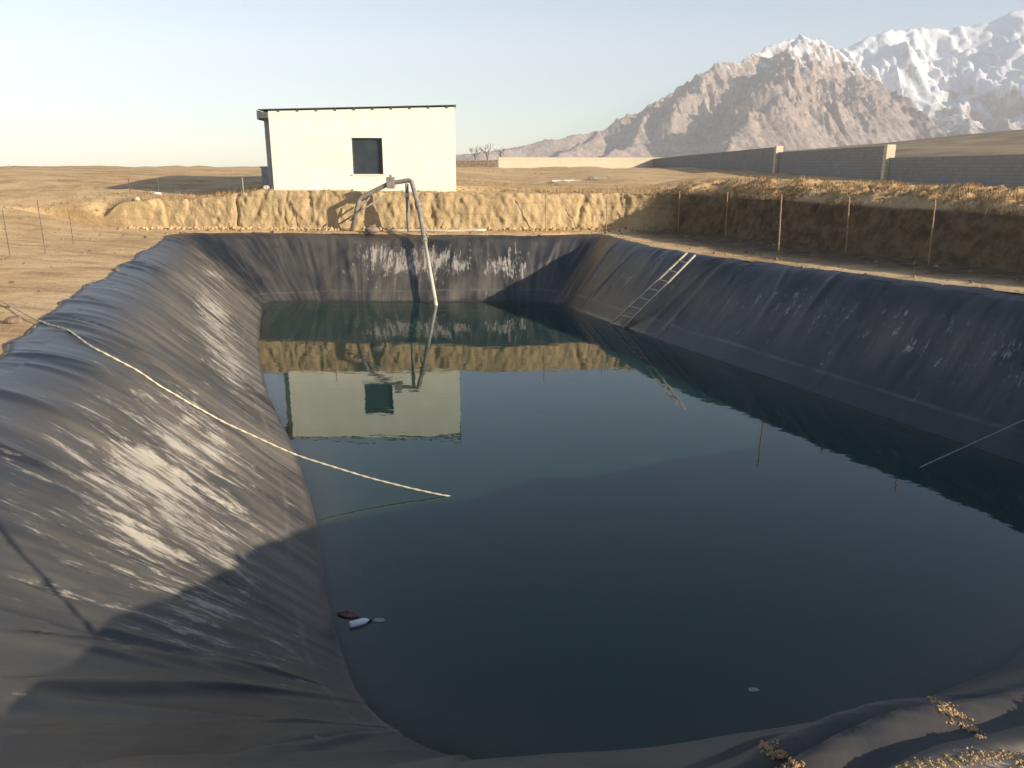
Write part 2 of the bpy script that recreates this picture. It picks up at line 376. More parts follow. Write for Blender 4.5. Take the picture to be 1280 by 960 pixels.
# ---------------------------------------------------------------- liner
dist0 = np.hypot(LL[:, 2], LL[:, 3])
fl = resample(LL[:, 2:4], 1700, 1.0 / (0.35 + 0.03 * dist0))
Lc = cint(LL, fl); Pc = fl / 6000 * NCTL; Nc = cint(NRM, fl); NL = len(fl)
W = Lc[:, :2]; Ed = Lc[:, 2:4]; hE = Lc[:, 4]
uarc = np.concatenate([[0], np.cumsum(np.linalg.norm(np.diff(Ed, axis=0), axis=1))])
def prox(p, c, w):
    d = np.abs(p - c); d = np.minimum(d, NCTL - d); return np.exp(-(d / w) ** 2)
near = np.clip(prox(Pc, 26.3, 1.3) + prox(Pc, 27.9, 1.0), 0, 1)
leftk = sstep(1.8, 3.9, Pc) * sstep(11.5, 10.0, Pc)
rightk = sstep(16.5, 18, Pc) * sstep(23.5, 22.0, Pc)
tt = np.concatenate([np.linspace(-1.0, 0, 14, endpoint=False), np.linspace(0, 0.78, 58, endpoint=False), np.linspace(0.78, 1, 54), [1.03, 1.05]])
NRW = len(tt)
def gprof(t, k0=0.62, end=0.22):
    q = np.linspace(0, 1, 400); sl = 1 - (1 - end) * sstep(k0, 1.0, q)
    g = np.concatenate([[0], np.cumsum((sl[1:] + sl[:-1]) / 2)]); g /= g[-1]
    return np.interp(t, q, g)
G_main = gprof(tt); G_left = gprof(tt, 0.50, 0.16); G_near = gprof(tt, 0.82, 0.18); G_right = gprof(tt, 0.72, 0.3)
Tg, Pg = np.meshgrid(tt, Pc, indexing='ij'); Ug = np.broadcast_to(uarc, Tg.shape)
G = (G_main[:, None] * (1 - leftk - rightk - near).clip(0, 1) + G_left[:, None] * leftk + G_right[:, None] * rightk + G_near[:, None] * near)
G = G / (leftk + rightk + near + (1 - leftk - rightk - near).clip(0, 1))
X = W[:, 0] + (Ed[:, 0] - W[:, 0]) * Tg; Y = W[:, 1] + (Ed[:, 1] - W[:, 1]) * Tg
Z = G * hE
under = Tg < 0
Z = np.where(under, Tg * 2.6, Z)
Z = np.where(Tg > 1, hE - (Tg - 1) * 4.0, Z)              # the sheet's edge tucks into the soil
span = np.linalg.norm(Ed - W, axis=1)
slope_len = np.hypot(span, hE)
Vg = Tg * slope_len
# folds running down the slope
disp = np.zeros_like(X)
nf = 150
for k in range(nf):
    pc = rng.uniform(0, NCTL)
    if rng.random() < 0.45: pc = rng.choice([11.2, 11.6, 10.6, 3.0, 2.2, 15.4, 4.2, 5.3, 6.5]) + rng.normal(0, 0.45)
    i = int(np.argmin(np.abs(Pc - pc % NCTL))); u0 = uarc[i]
    wd = rng.uniform(0.05, 0.22); am = rng.uniform(0.012, 0.05) * (1 if rng.random() < 0.7 else -0.6)
    sl = rng.uniform(-0.35, 0.35); bend = rng.uniform(-0.3, 0.3)
    a0 = rng.uniform(-0.1, 0.45); a1 = a0 + rng.uniform(0.4, 0.9)
    uu = Ug - u0 - sl * Vg - bend * np.sin(Tg * 3)
    disp += am * np.exp(-(uu / wd) ** 2) * sstep(a0 - 0.15, a0 + 0.1, Tg) * sstep(a1 + 0.2, a1 - 0.15, Tg)
disp *= 0.15 + 0.85 * sstep(0.02, 0.3, Tg)
disp *= (1 - 0.85 * near * sstep(0.6, 0.75, Tg))
for k in range(60):
    pc = rng.uniform(2.5, 22.5); i = int(np.argmin(np.abs(Pc - pc))); u0 = uarc[i]; wd = rng.uniform(0.018, 0.04); am = rng.uniform(0.012, 0.03)
    sl = rng.uniform(-0.7, 0.7); a0 = rng.uniform(0.0, 0.8); a1 = a0 + rng.uniform(0.15, 0.5); bend = rng.uniform(-0.4, 0.4)
    uu = Ug - u0 - sl * Vg - bend * Tg ** 2
    disp += am * (np.exp(-(uu / wd) ** 2) - 0.5 * np.exp(-((uu - 2.2 * wd) / (1.6 * wd)) ** 2)) * sstep(a0 - 0.06, a0 + 0.06, Tg) * sstep(a1 + 0.06, a1 - 0.06, Tg)
for us in np.arange(3.1, uarc[-1], 5.8):      # welded panel seams
    uu = np.abs(Ug - us - 0.05 * np.sin(Vg * 1.3 + us)); disp += 0.010 * sstep(0.075, 0.055, uu) * sstep(0.0, 0.05, Tg)
disp += 0.06 * fbm(Ug * 0.4, Vg * 0.22, 0, 2, 31) * sstep(-0.1, 0.2, Tg)
disp += 0.014 * fbm(Ug * 1.7, Vg * 0.4, 0, 3, 41) * sstep(-0.05, 0.2, Tg)
# bunched folds over the crest
disp += 0.035 * np.abs(vnoise(Ug * 1.5, Vg * 0.4, 0, 52)) * np.exp(-((Tg - 0.86) / 0.14) ** 2) * (1 - near)
# two creases that run along the near rim, and drape lumps on its shoulder
cr = 0.80 + 0.015 * np.sin(Ug * 0.5)
cr = cr + 0.045 + 0.03 * sstep(3.0, 0.5, Ed[:, 0])
fq = 0.895 + 0.012 * np.sin(Ug * 0.9) + 0.05 * sstep(2.6, 0.2, Ed[:, 0])
disp += near * sstep(0.0, 1.0, Ed[:, 0]) * (0.05 * np.exp(-((Tg - fq) / 0.007) ** 2) - 0.035 * np.exp(-((Tg - fq - 0.016) / 0.007) ** 2) + 0.045 * np.exp(-((Tg - fq + 0.026) / 0.009) ** 2) - 0.03 * np.exp(-((Tg - fq + 0.013) / 0.005) ** 2))
disp += near * 0.06 * fbm(Ug * 1.3 + Vg * 0.7, Vg * 0.5, 0, 2, 77) * sstep(0.78, 0.9, Tg)
streak = np.zeros_like(X)
for (sx_, sy_, slant) in ((1.95, 1.95, -0.6), (0.95, 1.7, -0.45), (2.35, 2.6, -0.4), (0.1, 1.7, -0.5)):
    u0 = uarc[int(np.argmin((Ed[:, 0] - sx_) ** 2 + (Ed[:, 1] - sy_) ** 2))]
    q_ = Ug - u0 + slant * (slope_len - Vg) + 0.05 * np.sin(Vg * 9)
    streak += np.exp(-(q_ / 0.034) ** 2) * sstep(0.895, 0.965, Tg) * (0.5 + 0.6 * vnoise(Vg * 4, Ug * 3, 0, 19) + 0.35)
disp += 0.0 * streak
nz = span / slope_len; nx = -hE / slope_len
keep = sstep(1.02, 0.96, Tg)
X = X + disp * nx * Nc[:, 0] * keep; Y = Y + disp * nx * Nc[:, 1] * keep; Z = Z + disp * nz * keep
Z = Z + np.where((Tg > 0.9) & (Tg <= 1.0), 0.03 * fbm(Ug * 2, Vg, 0, 3, 9), 0)
# irregular outer edge
eg = 0.16 * fbm(uarc * 0.8, uarc * 0, 0, 4, 91)
X = X + eg * Nc[:, 0] * sstep(0.75, 1, Tg); Y = Y + eg * Nc[:, 1] * sstep(0.75, 1, Tg)
def blob(pc, wp, tc, wt): return prox(Pg, pc, wp) * np.exp(-((Tg - tc) / wt) ** 2)
dust = (0.9 * blob(8.3, 0.8, 0.36, 0.22) + 0.8 * blob(7.0, 0.8, 0.22, 0.2) + 0.66 * blob(5.1, 0.9, 0.42, 0.26) + 0.66 * blob(4.0, 0.8, 0.42, 0.28)
        + 0.7 * blob(9.7, 0.5, 0.45, 0.15) + 0.9 * blob(12.95, 0.25, 0.52, 0.25) + 0.9 * blob(13.35, 0.22, 0.52, 0.24) + 0.9 * blob(13.95, 0.3, 0.45, 0.2)
        + 0.36 * blob(19.2, 0.8, 0.55, 0.22) + 0.4 * blob(20.7, 0.9, 0.5, 0.22) + 0.3 * blob(17.5, 0.8, 0.5, 0.2) + 0.5 * blob(3.0, 0.5, 0.3, 0.2)).clip(0, 1.1)
film = (0.95 * leftk[None, :] * (0.45 + 0.55 * sstep(2.8, 4.6, Pg)) * sstep(0.86, 0.55, Tg) + 0.06 + 0.8 * prox(Pg, 13.2, 1.6) * sstep(0.95, 0.75, Tg) + 0.7 * rightk[None, :] * np.exp(-((Tg - 0.5) / 0.22) ** 2) + 0.2 * prox(Pg, 16, 1.2)  # dust film, thinned at the near left to paint the shadow there deeper
        + 0.15 * prox(Pg, 2, 1.2) + 0.12 * near[None, :] * sstep(0.8, 0.9, Tg)).clip(0, 1)
mud = (0.55 * near[None, :] * sstep(0.79, 0.86, Tg) + near[None, :] * sstep(0.955, 1.0, Tg) + 0.8 * sstep(0.97, 1.0, Tg)).clip(0, 1)
quads = grid_quads(NRW, NL, True)
# floor of the basin
bot = np.stack([X[0], Y[0], Z[0]], 1).mean(0)
V3 = np.stack([X, Y, Z], -1).reshape(-1, 3)
nV = len(V3); V3 = np.concatenate([V3, bot[None]])
cc = np.arange(NL); tris = np.stack([np.full(NL, nV), (cc + 1) % NL, cc], 1)
UVs = np.concatenate([np.stack([Ug, Vg], -1).reshape(-1, 2), [[0, -3]]])
ex = lambda a: np.concatenate([np.broadcast_to(a, Tg.shape).ravel(), [0]])
liner = np_mesh('pond_liner', V3, quads[:, ::-1], M['liner'], None, True, UVs, {'dust': ex(dust), 'film': ex(film), 'mud': ex(mud)}, tris)
tag(liner, 'black plastic sheet lining the sloping banks of the pond, wrinkled and streaked with pale dust', 'pond liner')
edge_final = np.stack([X[tt.searchsorted(1.0)], Y[tt.searchsorted(1.0)], Z[tt.searchsorted(1.0)]], 1)
LX, LY, LZ = X, Y, Z
def on_liner(x, y):
    d = (LX - x) ** 2 + (LY - y) ** 2; i = np.argmin(d); return LZ.ravel()[i]

# ---------------------------------------------------------------- water
cen = W.mean(0)
fr = np.array([-0.02, 0.0, 0.012, 0.03, 0.055, 0.09, 0.14, 0.22, 0.32])
ctr = np.repeat(np.array([[0.6, 17.5]]), NL, 0)
WX = W[None] + (ctr - W)[None] * fr[:, None, None]
dd = fr[:, None] * np.linalg.norm(ctr - W, axis=1)[None]
shal = np.exp(-np.maximum(dd, 0) / 0.55)
wv = np.concatenate([WX, np.zeros(WX.shape[:2] + (1,))], -1).reshape(-1, 3)
nW = len(wv); wv = np.concatenate([wv, [[0.6, 17.5, 0]]]); KQ = len(fr)
wt = np.stack([np.full(NL, nW), (KQ - 1) * NL + cc, (KQ - 1) * NL + (cc + 1) % NL], 1)
wq = grid_quads(KQ, NL, True)
_a = wv[wt[:, 1]] - wv[wt[:, 0]]; _b = wv[wt[:, 2]] - wv[wt[:, 0]]
flip = (_a[:, 0] * _b[:, 1] - _a[:, 1] * _b[:, 0]) < 0
wt[flip] = wt[flip][:, ::-1]
_q = wv[wq]; _a = _q[:, 1] - _q[:, 0]; _b = _q[:, 2] - _q[:, 0]
flip = (_a[:, 0] * _b[:, 1] - _a[:, 1] * _b[:, 0]) < 0
wq[flip] = wq[flip][:, ::-1]
water = np_mesh('water', wv, wq, M['water'], None, False, None, {'shallow': np.append(shal.ravel(), 0)}, wt)
tag(water, 'dark teal murky pond water mirroring the pump house', 'water', None, 'structure')

# ---------------------------------------------------------------- ground
fg = resample(LL[:, 2:4] + NRM * 2.5, 1900)
Lg = cint(LL, fg); Ng = cint(NRM, fg); Ng /= np.linalg.norm(Ng, axis=1)[:, None]; Pgd = fg / 6000 * NCTL; NG = len(fg)
Eg0 = Lg[:, 2:4]; hG = Lg[:, 4]
egG = np.interp(Pgd, Pc, eg); Eg0 = Eg0 + (egG - 0.05)[:, None] * Ng
CLIFF = np.array([(-24, 37.2), (-19, 36.1), (-14, 35.9), (-8, 35.5), (0, 35.3), (4.2, 35.7), (6.3, 35.5), (7.3, 34.6), (8.1, 33.2), (9.2, 30.4), (10.4, 27.6), (11.4, 24.6), (12.5, 21.8), (14.4, 17.5), (17.0, 11.5), (20.5, 5.0)])
def ray_cliff(o, d):
    best = np.full(len(o), np.nan); par = np.full(len(o), np.nan); acc = 0.0
    for a, b in zip(CLIFF, CLIFF[1:]):
        e = b - a; den = d[:, 0] * e[1] - d[:, 1] * e[0]; ao = a - o
        with np.errstate(divide='ignore', invalid='ignore'):
            t = (ao[:, 0] * e[1] - ao[:, 1] * e[0]) / den; q = (ao[:, 0] * d[:, 1] - ao[:, 1] * d[:, 0]) / den
        ok = (t > 0) & (q >= 0) & (q <= 1) & (np.isnan(best) | (t < best))
        best[ok] = t[ok]; par[ok] = acc + q[ok] * np.linalg.norm(e); acc += np.linalg.norm(e)
    return best, par
dc, par = ray_cliff(Eg0, Ng)
has = ~np.isnan(dc); L_TOT = np.linalg.norm(np.diff(CLIFF, axis=0), axis=1).sum()
amt = np.where(has, sstep(0.5, 9.0, np.nan_to_num(par)) * sstep(L_TOT, L_TOT - 7, np.nan_to_num(par)), 0.0)
amt = csmooth(amt, 6)
idx = np.arange(NG); dcf = np.interp(idx, idx[has], dc[has], period=NG); dcf = csmooth(np.minimum(dcf, 9.0), 8)
parf = np.interp(idx, idx[has], par[has], period=NG)
isright = sstep(10.5, 13.0, Eg0[:, 0] + dcf * Ng[:, 0] + 5.5) * (Eg0[:, 1] > 3)
far = np.geomspace(4.0, 7000, 30)
rs = np.concatenate([np.linspace(0, 1, 12), 1 + np.linspace(0, 1, 26)[1:], 2 + np.linspace(0, 1, 18)[1:]])
def plateau(x, y):
    r = np.hypot(x, y)
    left = sstep(5, -12, x)
    z = 4.0 + 0.95 * sstep(41, 100, r) * (1 - left) + left * (0.35 * sstep(30, 45, r) + 0.72 * sstep(40, 66, r))
    z = z - 0.5 * sstep(-10.5, -15, x) * (1 - sstep(37.5, 47, y)) * (y > 20)
    z = z - left * 0.0043 * np.maximum(r - 66, 0)
    z = z + 0.75 * np.exp(-(((x - 10.5) / 3.2) ** 2 + ((y - 41) / 4.0) ** 2))
    z = z + 0.0 * np.exp(-(((x - 3.7) / 1.0) ** 2 + ((y - 0.75) / 0.8) ** 2)) + 0.5 * np.exp(-(((x - 7.5) / 2.2) ** 2 + ((y - 2.6) / 1.2) ** 2))
    z = np.where(r < 20, 3.76 + 0.0 * np.exp(-(((x - 3.7) / 1.0) ** 2 + ((y - 0.75) / 0.8) ** 2)) + 0.4 * np.exp(-(((x - 7.5) / 2.2) ** 2 + ((y - 2.6) / 1.2) ** 2)) + (z - 3.66) * sstep(8, 20, r), z)
    return z
rows = []; faceA = []; cut_shadeA = []
for r in rs:
    if r <= 1: d = r * dcf * 0.97
    elif r <= 2: d = dcf * 0.97 + (r - 1) * 0.55
    else: d = dcf * 0.97 + 0.55 + (r - 2) ** 1.5 * 4.0
    rows.append(d)
for f_ in far[1:]: rows.append(dcf * 0.97 + 0.55 + f_)
D = np.array(rows); NRG = len(D)
rp = np.concatenate([rs, np.full(len(far) - 1, 3.0)])[:, None]
GX = Eg0[:, 0] + Ng[:, 0] * D; GY = Eg0[:, 1] + Ng[:, 1] * D
# gullies: the cut face steps in and out
gul = 0.11 * fbm(parf * 0.35, parf * 0, 0, 3, 5) + 0 * rp
clv = np.clip(rp - 1, 0, 1)
for _ in range(46):
    p0_ = rng.uniform(0, L_TOT); wd0 = rng.uniform(0.05, 0.22); dp0 = rng.uniform(0.03, 0.15); sl0 = rng.uniform(-0.45, 0.45); lo0 = rng.uniform(-0.2, 0.5)
    gul = gul - dp0 * np.exp(-((parf - p0_ - sl0 * (1 - clv) - 0.06 * np.sin(clv * 7 + p0_)) / (wd0 * (0.45 + 0.8 * clv))) ** 2) * sstep(lo0, lo0 + 0.35, clv)
fw = sstep(0.9, 1.15, rp) * sstep(3.0, 2.1, rp)
sh = amt * fw * (-gul + 0.08 * fbm(parf * 0.9 + 0 * rp, rp * 2.6, 0, 4, 15) + 0.10 * fbm(parf * 5.0 + 0 * rp, rp * 7.0, 0, 4, 16)) * (1 - 0.75 * isright * sstep(6.5, 8.5, Eg0[:, 0]))
GX = GX + Ng[:, 0] * sh; GY = GY + Ng[:, 1] * sh
PZ = plateau(GX, GY)
edgeZ = hG + 0.0
strip = edgeZ + (0.10 * sstep(0, 1, rp)) + 0.05 * np.exp(-((D - 0.25) / 0.2) ** 2)
freeL = 15.0 - 13.8 * sstep(-1.0, 1.0, Eg0[:, 0]) * (Eg0[:, 1] < 8)
slopefree = edgeZ + (PZ - edgeZ) * sstep(0, 1, D / freeL) ** 0.8
cl_t = np.clip((rp - 1), 0, 1)
cl_prof = 0.16 * sstep(0, 0.3, cl_t) + 0.84 * sstep(0.12, 1.0, cl_t) ** 0.9
cliffz = np.where(rp <= 1, strip, strip + (PZ - strip) * cl_prof)
GZ = cliffz * amt + slopefree * (1 - amt)
# lumpy weedy spoil on top of the right bank
topw = sstep(1.75, 2.0, rp) * np.exp(-np.maximum(D - dcf - 3.5, 0) / 4.5) * amt
lump = fbm(GX * 0.9, GY * 0.9, 0, 4, 61); lump2 = np.abs(fbm(GX * 2.6, GY * 2.6, 0, 3, 66))
GZ = GZ + topw * isright * (0.10 * sstep(2.0, 2.2, rp) + 0.30 * sstep(2.1, 2.6, rp) + (0.26 * lump + 0.34 * lump2) * sstep(1.9, 2.3, rp)) + topw * (1 - isright) * (0.05 * lump + 0.08 * lump2)
dloc = np.hypot(GX, GY)
GZ = GZ + np.minimum(0.05 + 0.012 * D, 0.9) * fbm(GX * 0.22, GY * 0.22, 0, 4, 21) * sstep(0, 4, D) * 0.55
GZ = GZ + 0.035 * fbm(GX * 1.6, GY * 1.6, 0, 4, 23) * sstep(0.1, 0.8, D) * sstep(160, 60, dloc)
# a wheel-rutted track on the left slope, and the eroded hole where the cut begins
GZ = GZ - 0.05 * sstep(-9, -12, GX) * np.abs(np.sin((GX * 0.35 + GY * 0.93) * 1.1 + 1.5 * fbm(GX * 0.1, GY * 0.1, 0, 2, 3))) ** 6 * sstep(60, 30, dloc)
hole = bp(128, 271, 3.0)
GZ = GZ - 0.55 * np.exp(-(((GX - hole.x) / 0.55) ** 2 + ((GY - hole.y) / 0.7) ** 2))
face = np.clip(amt * sstep(1.0, 1.12, rp) * sstep(2.25, 1.95, rp), 0, 1)
cut_shade = np.clip(isright * amt * sstep(0.1, 0.6, rp) * (1 - 0.95 * sstep(1.85, 2.05, rp)) * np.exp(-np.maximum(D - dcf - 3, 0) / 3), 0, 1)  # shade of the right strip and cut, put into the soil colour
# first row dips under the liner edge
GZ[0] = GZ[0] - 0.03
gverts = np.stack([GX, GY, GZ], -1).reshape(-1, 3)
ground = np_mesh('ground', gverts, grid_quads(NRG, NG, True)[:, ::-1], M['dirt'], None, True, None, {'face': face * np.ones_like(GX), 'right_shade': cut_shade})
tag(ground, 'dry yellow dirt ground cut into banks round the pond', 'ground', None, 'structure')
GXf, GYf, GZf = GX.ravel(), GY.ravel(), GZ.ravel()
def gz(x, y):
    i = np.argmin((GXf - x) ** 2 + (GYf - y) ** 2); return float(GZf[i])
def ground_hit(px, py, h0=2.6):
    """where the ray through a pixel meets the ground (marches outward)"""
    h = h0
    prev = None
    for k in range(700):
        d = 3 + k * 0.15 if k < 400 else 63 + (k - 400) * 1.0
        p = bp(px, py, 0, d)
        i = np.argmin((GXf - p.x) ** 2 + (GYf - p.y) ** 2)
        if abs(GXf[i] - p.x) < 1.5 and (GXf[i] - p.x) ** 2 + (GYf[i] - p.y) ** 2 < 4 + (d * 0.05) ** 2 and p.z <= GZf[i]: return Vector((p.x, p.y, float(GZf[i])))
    return bp(px, py, h0)

# ---------------------------------------------------------------- mountains, hill
def seg_field(gx, gy, lines, k, pw=1.0):
    H = np.full(gx.shape, -1e9)
    for ln in lines:
        for a, b in zip(ln, ln[1:]):
            ax, ay, az = a; bx, by, bz = b; ex_, ey_ = bx - ax, by - ay; l2 = ex_ ** 2 + ey_ ** 2
            t = np.clip(((gx - ax) * ex_ + (gy - ay) * ey_) / l2, 0, 1)
            d = np.hypot(gx - ax - t * ex_, gy - ay - t * ey_)
            H = np.maximum(H, az + (bz - az) * t - k * d ** pw)
    return H
def pl(*pts): return [tuple(bp(x, y, 0, d)) for x, y, d in pts]
def mountain(name, lines, x0, x1, y0, y1, step, k, mat, seed, amp, label):
    xs = np.arange(x0, x1, step); ys = np.arange(y0, y1, step * 1.3)
    gx, gy = np.meshgrid(xs, ys)
    wx = gx + 90 * fbm(gx / 420, gy / 420, 0, 4, seed) ; wy = gy + 90 * fbm(gx / 420, gy / 420, 5.5, 4, seed + 9)
    Hh = seg_field(wx * 0.5 + gx * 0.5, wy * 0.5 + gy * 0.5, lines, k)
    H0 = seg_field(gx, gy, lines[:1], k * 1.5)
    Hh = np.maximum(Hh, H0 - 20)
    hh = sstep(-30, 330, Hh)
    cd = np.clip(-seg_field(gx, gy, [[(p[0], p[1], 0.0) for p in lines[0]]], 1.0) / 260, 0, 1)
    qx = gx + 70 * fbm(gx / 260, gy / 260, 0, 4, seed + 3)
    r1 = ridged(qx / 330, gy / 800, 3, seed + 20) - 0.5
    r2 = ridged(qx / 120, gy / 330, 4, seed + 25) - 0.5
    r3 = ridged((qx + 0.3 * gy) / 46, (gy - 0.3 * gx) / 95, 4, seed + 33) - 0.5
    k_ = 0.15 + 0.85 * cd
    Hh = Hh + hh * (k_ * amp * (1.3 * r1 + 0.95 * r2) + (0.35 + 0.65 * cd) * (0.78 if step < 10 else 0.42) * amp * r3 + (0.4 + 0.6 * cd) * (0.24 if step < 10 else 0.05) * amp * (ridged(gx / 19, gy / 34, 2, seed + 60) - 0.5) + 0.10 * amp * fbm(gx / 30, gy / 30, 0, 3, seed + 40))
    o = np_mesh(name, np.stack([gx, gy, Hh], -1), grid_quads(len(ys), len(xs)), M[mat], None, True)
    tag(o, label, 'mountain', None, 'structure'); return o
front = [pl((560, 194, 3300), (600, 190, 3300), (640, 184, 3400), (700, 171, 3500), (745, 163, 3600), (775, 147, 3650), (820, 125, 3750), (850, 105, 3800), (890, 79, 3850), (930, 70, 3950), (960, 56, 4050), (1000, 40, 4100), (1030, 47, 4150), (1052, 62, 4200), (1075, 85, 4150), (1100, 110, 4050), (1118, 140, 3900), (1130, 190, 3600)),
         pl((1000, 40, 4100), (978, 68, 3800), (950, 110, 3420), (930, 148, 3120), (905, 192, 2850)),
         pl((930, 70, 3950), (905, 98, 3780), (880, 135, 3620)),
         pl((890, 79, 3850), (868, 108, 3700), (845, 142, 3480)),
         pl((1030, 47, 4150), (1045, 90, 3950), (1050, 130, 3700), (1035, 165, 3450), (1000, 192, 3150)),
         pl((1075, 85, 4150), (1110, 108, 4000), (1150, 132, 3800), (1195, 158, 3600), (1240, 192, 3300)),
         pl((820, 125, 3750), (805, 145, 3600), (790, 170, 3350), (760, 192, 3050)),
         pl((745, 163, 3600), (730, 175, 3400), (700, 190, 3100))]
rear = [pl((960, 110, 5600), (1030, 72, 5500), (1060, 58, 5500), (1085, 46, 5500), (1110, 35, 5500), (1150, 31, 5550), (1185, 36, 5500), (1210, 31, 5500), (1240, 21, 5450), (1280, 10, 5400), (1340, 2, 5400), (1430, -8, 5400), (1560, 20, 5400)),
        pl((1110, 35, 5500), (1120, 70, 5250), (1110, 110, 5000), (1120, 160, 4600), (1130, 190, 4200)),
        pl((1185, 36, 5500), (1190, 75, 5200), (1165, 120, 4900), (1160, 165, 4500), (1180, 192, 4000)),
        pl((1240, 21, 5450), (1232, 70, 5150), (1205, 120, 4800), (1215, 160, 4400), (1230, 190, 3900)),
        pl((1280, 10, 5400), (1300, 70, 5100), (1270, 120, 4750), (1260, 165, 4300), (1275, 192, 3900)),
        pl((1430, -8, 5400), (1420, 70, 5100), (1360, 130, 4700), (1330, 180, 4200)),
        pl((1085, 46, 5500), (1075, 90, 5200), (1090, 140, 4800))]
mountain('mountain', front, -350, 2600, 2750, 4900, 6.5, 0.86, 'mountain', 5, 85, 'bare rocky mountain with a jagged peak, a little snow on its ledges')
mountain('mountain', rear, 1000, 5200, 3700, 6500, 13, 0.78, 'snow_mountain', 55, 100, 'snow covered mountain ridge behind the rocky peak')
# dry hill beyond the boundary wall
hx, hy = np.meshgrid(np.linspace(90, 900, 110), np.linspace(120, 900, 90))
c1 = bp(1290, 172, 0, 620)
hz = 4.2 + (c1.z - 4.2) * np.exp(-(((hx - c1.x - 60) / 170) ** 2 + ((hy - 640) / 190) ** 2)) + 8.5 * sstep(150, 420, hy) * sstep(100, 210, hx) + 1.2 * fbm(hx / 60, hy / 60, 0, 4, 8) - 2.5 * sstep(175, 120, hx) - 2.0 * sstep(200, 130, hy)
tag(np_mesh('hill', np.stack([hx, hy, hz], -1), grid_quads(90, 110), M['hill'], None, True), 'brown dry slope beyond the grey wall', 'hill', None, 'structure')

# ---------------------------------------------------------------- pump house
D0 = 36.4
pA = bp(343, 242, 0, D0); pB = bp(569, 243, 0, D0); tA = bp(338, 137, 0, D0); tB = bp(570, 131, 0, D0)
x0, x1 = pA.x, pB.x; zb = min(pA.z, pB.z) - 0.05
house = empty('pump_house', (x0, D0, zb), R(5))
tag(house, 'small cream plastered pump house with a single sloping roof and one dark window', 'building')
w = (x1 - x0) * 1.004; hl = tA.z - zb - 0.06; hr = tB.z - zb - 0.04; dep = 6.2
wl0 = bp(440, 218, 0, D0); wl1 = bp(476, 172, 0, D0)
wx0, wx1, wz0, wz1 = wl0.x - x0, wl1.x - x0, wl0.z - zb, wl1.z - zb
bm = bmesh.new()
gxs = [0, wx0, wx1, w]
def topz(x): return hl + (hr - hl) * x / w
def vtx(x, y, z): return bm.verts.new((x, y, z))
rowsv = []
for zi in range(4):
    rowsv.append([vtx(x, 0, (-0.3, wz0, wz1, topz(x))[zi]) for x in gxs])
for i in range(3):
    for j in range(3):
        if (i, j) != (1, 1): bm.faces.new((rowsv[i][j], rowsv[i][j + 1], rowsv[i + 1][j + 1], rowsv[i + 1][j]))
rev = [rowsv[1][1], rowsv[1][2], rowsv[2][2], rowsv[2][1]]
inn = [vtx(v.co.x, 0.2, v.co.z) for v in rev]
for k in range(4): bm.faces.new((rev[k], rev[(k + 1) % 4], inn[(k + 1) % 4], inn[k]))
bk = [vtx(0, dep, -0.3), vtx(w, dep, -0.3), vtx(w, dep, hr), vtx(0, dep, hl)]
fl_ = [rowsv[0][0], rowsv[0][3], rowsv[3][3], rowsv[3][0]]
bm.faces.new((bk[0], bk[1], bk[2], bk[3]))
bm.faces.new((rowsv[0][0], rowsv[1][0], rowsv[2][0], rowsv[3][0], bk[3], bk[0]))
bm.faces.new((rowsv[0][3], bk[1], bk[2], rowsv[3][3], rowsv[2][3], rowsv[1][3]))
bmesh.ops.recalc_face_normals(bm, faces=bm.faces)
me = bpy.data.meshes.new('wall'); bm.to_mesh(me); bm.free(); me.materials.append(M['plaster'])
link(bpy.data.objects.new('wall', me), house)
# window set back in the opening
fm = MB(); t_ = 0.05
fm.box(wx0 + .003, wx1 - .003, 0.13, 0.19, wz0 + .003, wz0 + t_); fm.box(wx0 + .003, wx1 - .003, 0.13, 0.19, wz1 - t_, wz1 - .003)
fm.box(wx0 + .003, wx0 + t_, 0.13, 0.19, wz0 + t_, wz1 - t_); fm.box(wx1 - t_, wx1 - .003, 0.13, 0.19, wz0 + t_, wz1 - t_)
win = MB().box(wx0 + t_ - .01, wx1 - t_ + .01, 0.155, 0.17, wz0 + t_ - .01, wz1 - t_ + .01).build('window', M['glass'], house)
fm.build('frame', M['frame'], win)
MB().box(wx0 - 0.05, wx1 + 0.05, -0.05, 0.128, wz0 - 0.06, wz0 - 0.004, 0.008).build('sill', M['plaster'], win)
# roof: corrugated sheet on timbers, with an eave box over the porch at the low end
sl = (hr - hl) / w
rb = bmesh.new(); nx_ = 140; y0r, y1r = -0.07, dep + 0.25
xa, xb = -0.42, w + 0.06
top = []
for i in range(nx_ + 1):
    x = xa + (xb - xa) * i / nx_
    top.append([rb.verts.new((x, y, hl + sl * x + zz)) for y, zz in ((y0r, 0.09), (y1r, 0.09), (y1r, 0.055), (y0r, 0.055))])
for a, b in zip(top, top[1:]):
    for k in range(4): rb.faces.new((a[k], b[k], b[(k + 1) % 4], a[(k + 1) % 4]))
rb.faces.new(top[0]); rb.faces.new(top[-1][::-1])
for ycor in np.linspace(y0r + 0.05, y1r, 45):
    pass
bmesh.ops.recalc_face_normals(rb, faces=rb.faces)
me = bpy.data.meshes.new('roof'); rb.to_mesh(me); rb.free(); me.materials.append(M['roof'])
roof = link(bpy.data.objects.new('roof', me), house)
for i in range(10):
    x = 0.45 + i * (w - 0.8) / 9
    MB().box(x - 0.04, x + 0.04, -0.03, -0.004, hl + sl * x - 0.05, hl + sl * (x - 0.04) + 0.05).build('purlin_end', M['timber'], roof)
eb = MB(); eb.box(-0.47, -0.41, -0.12, dep, hl - 0.36, hl + 0.02, 0.01); eb.box(-0.408, -0.005, -0.12, dep - 0.1, hl - 0.30, hl - 0.04, 0.01)
eb.build('eave', M['roof'], house)
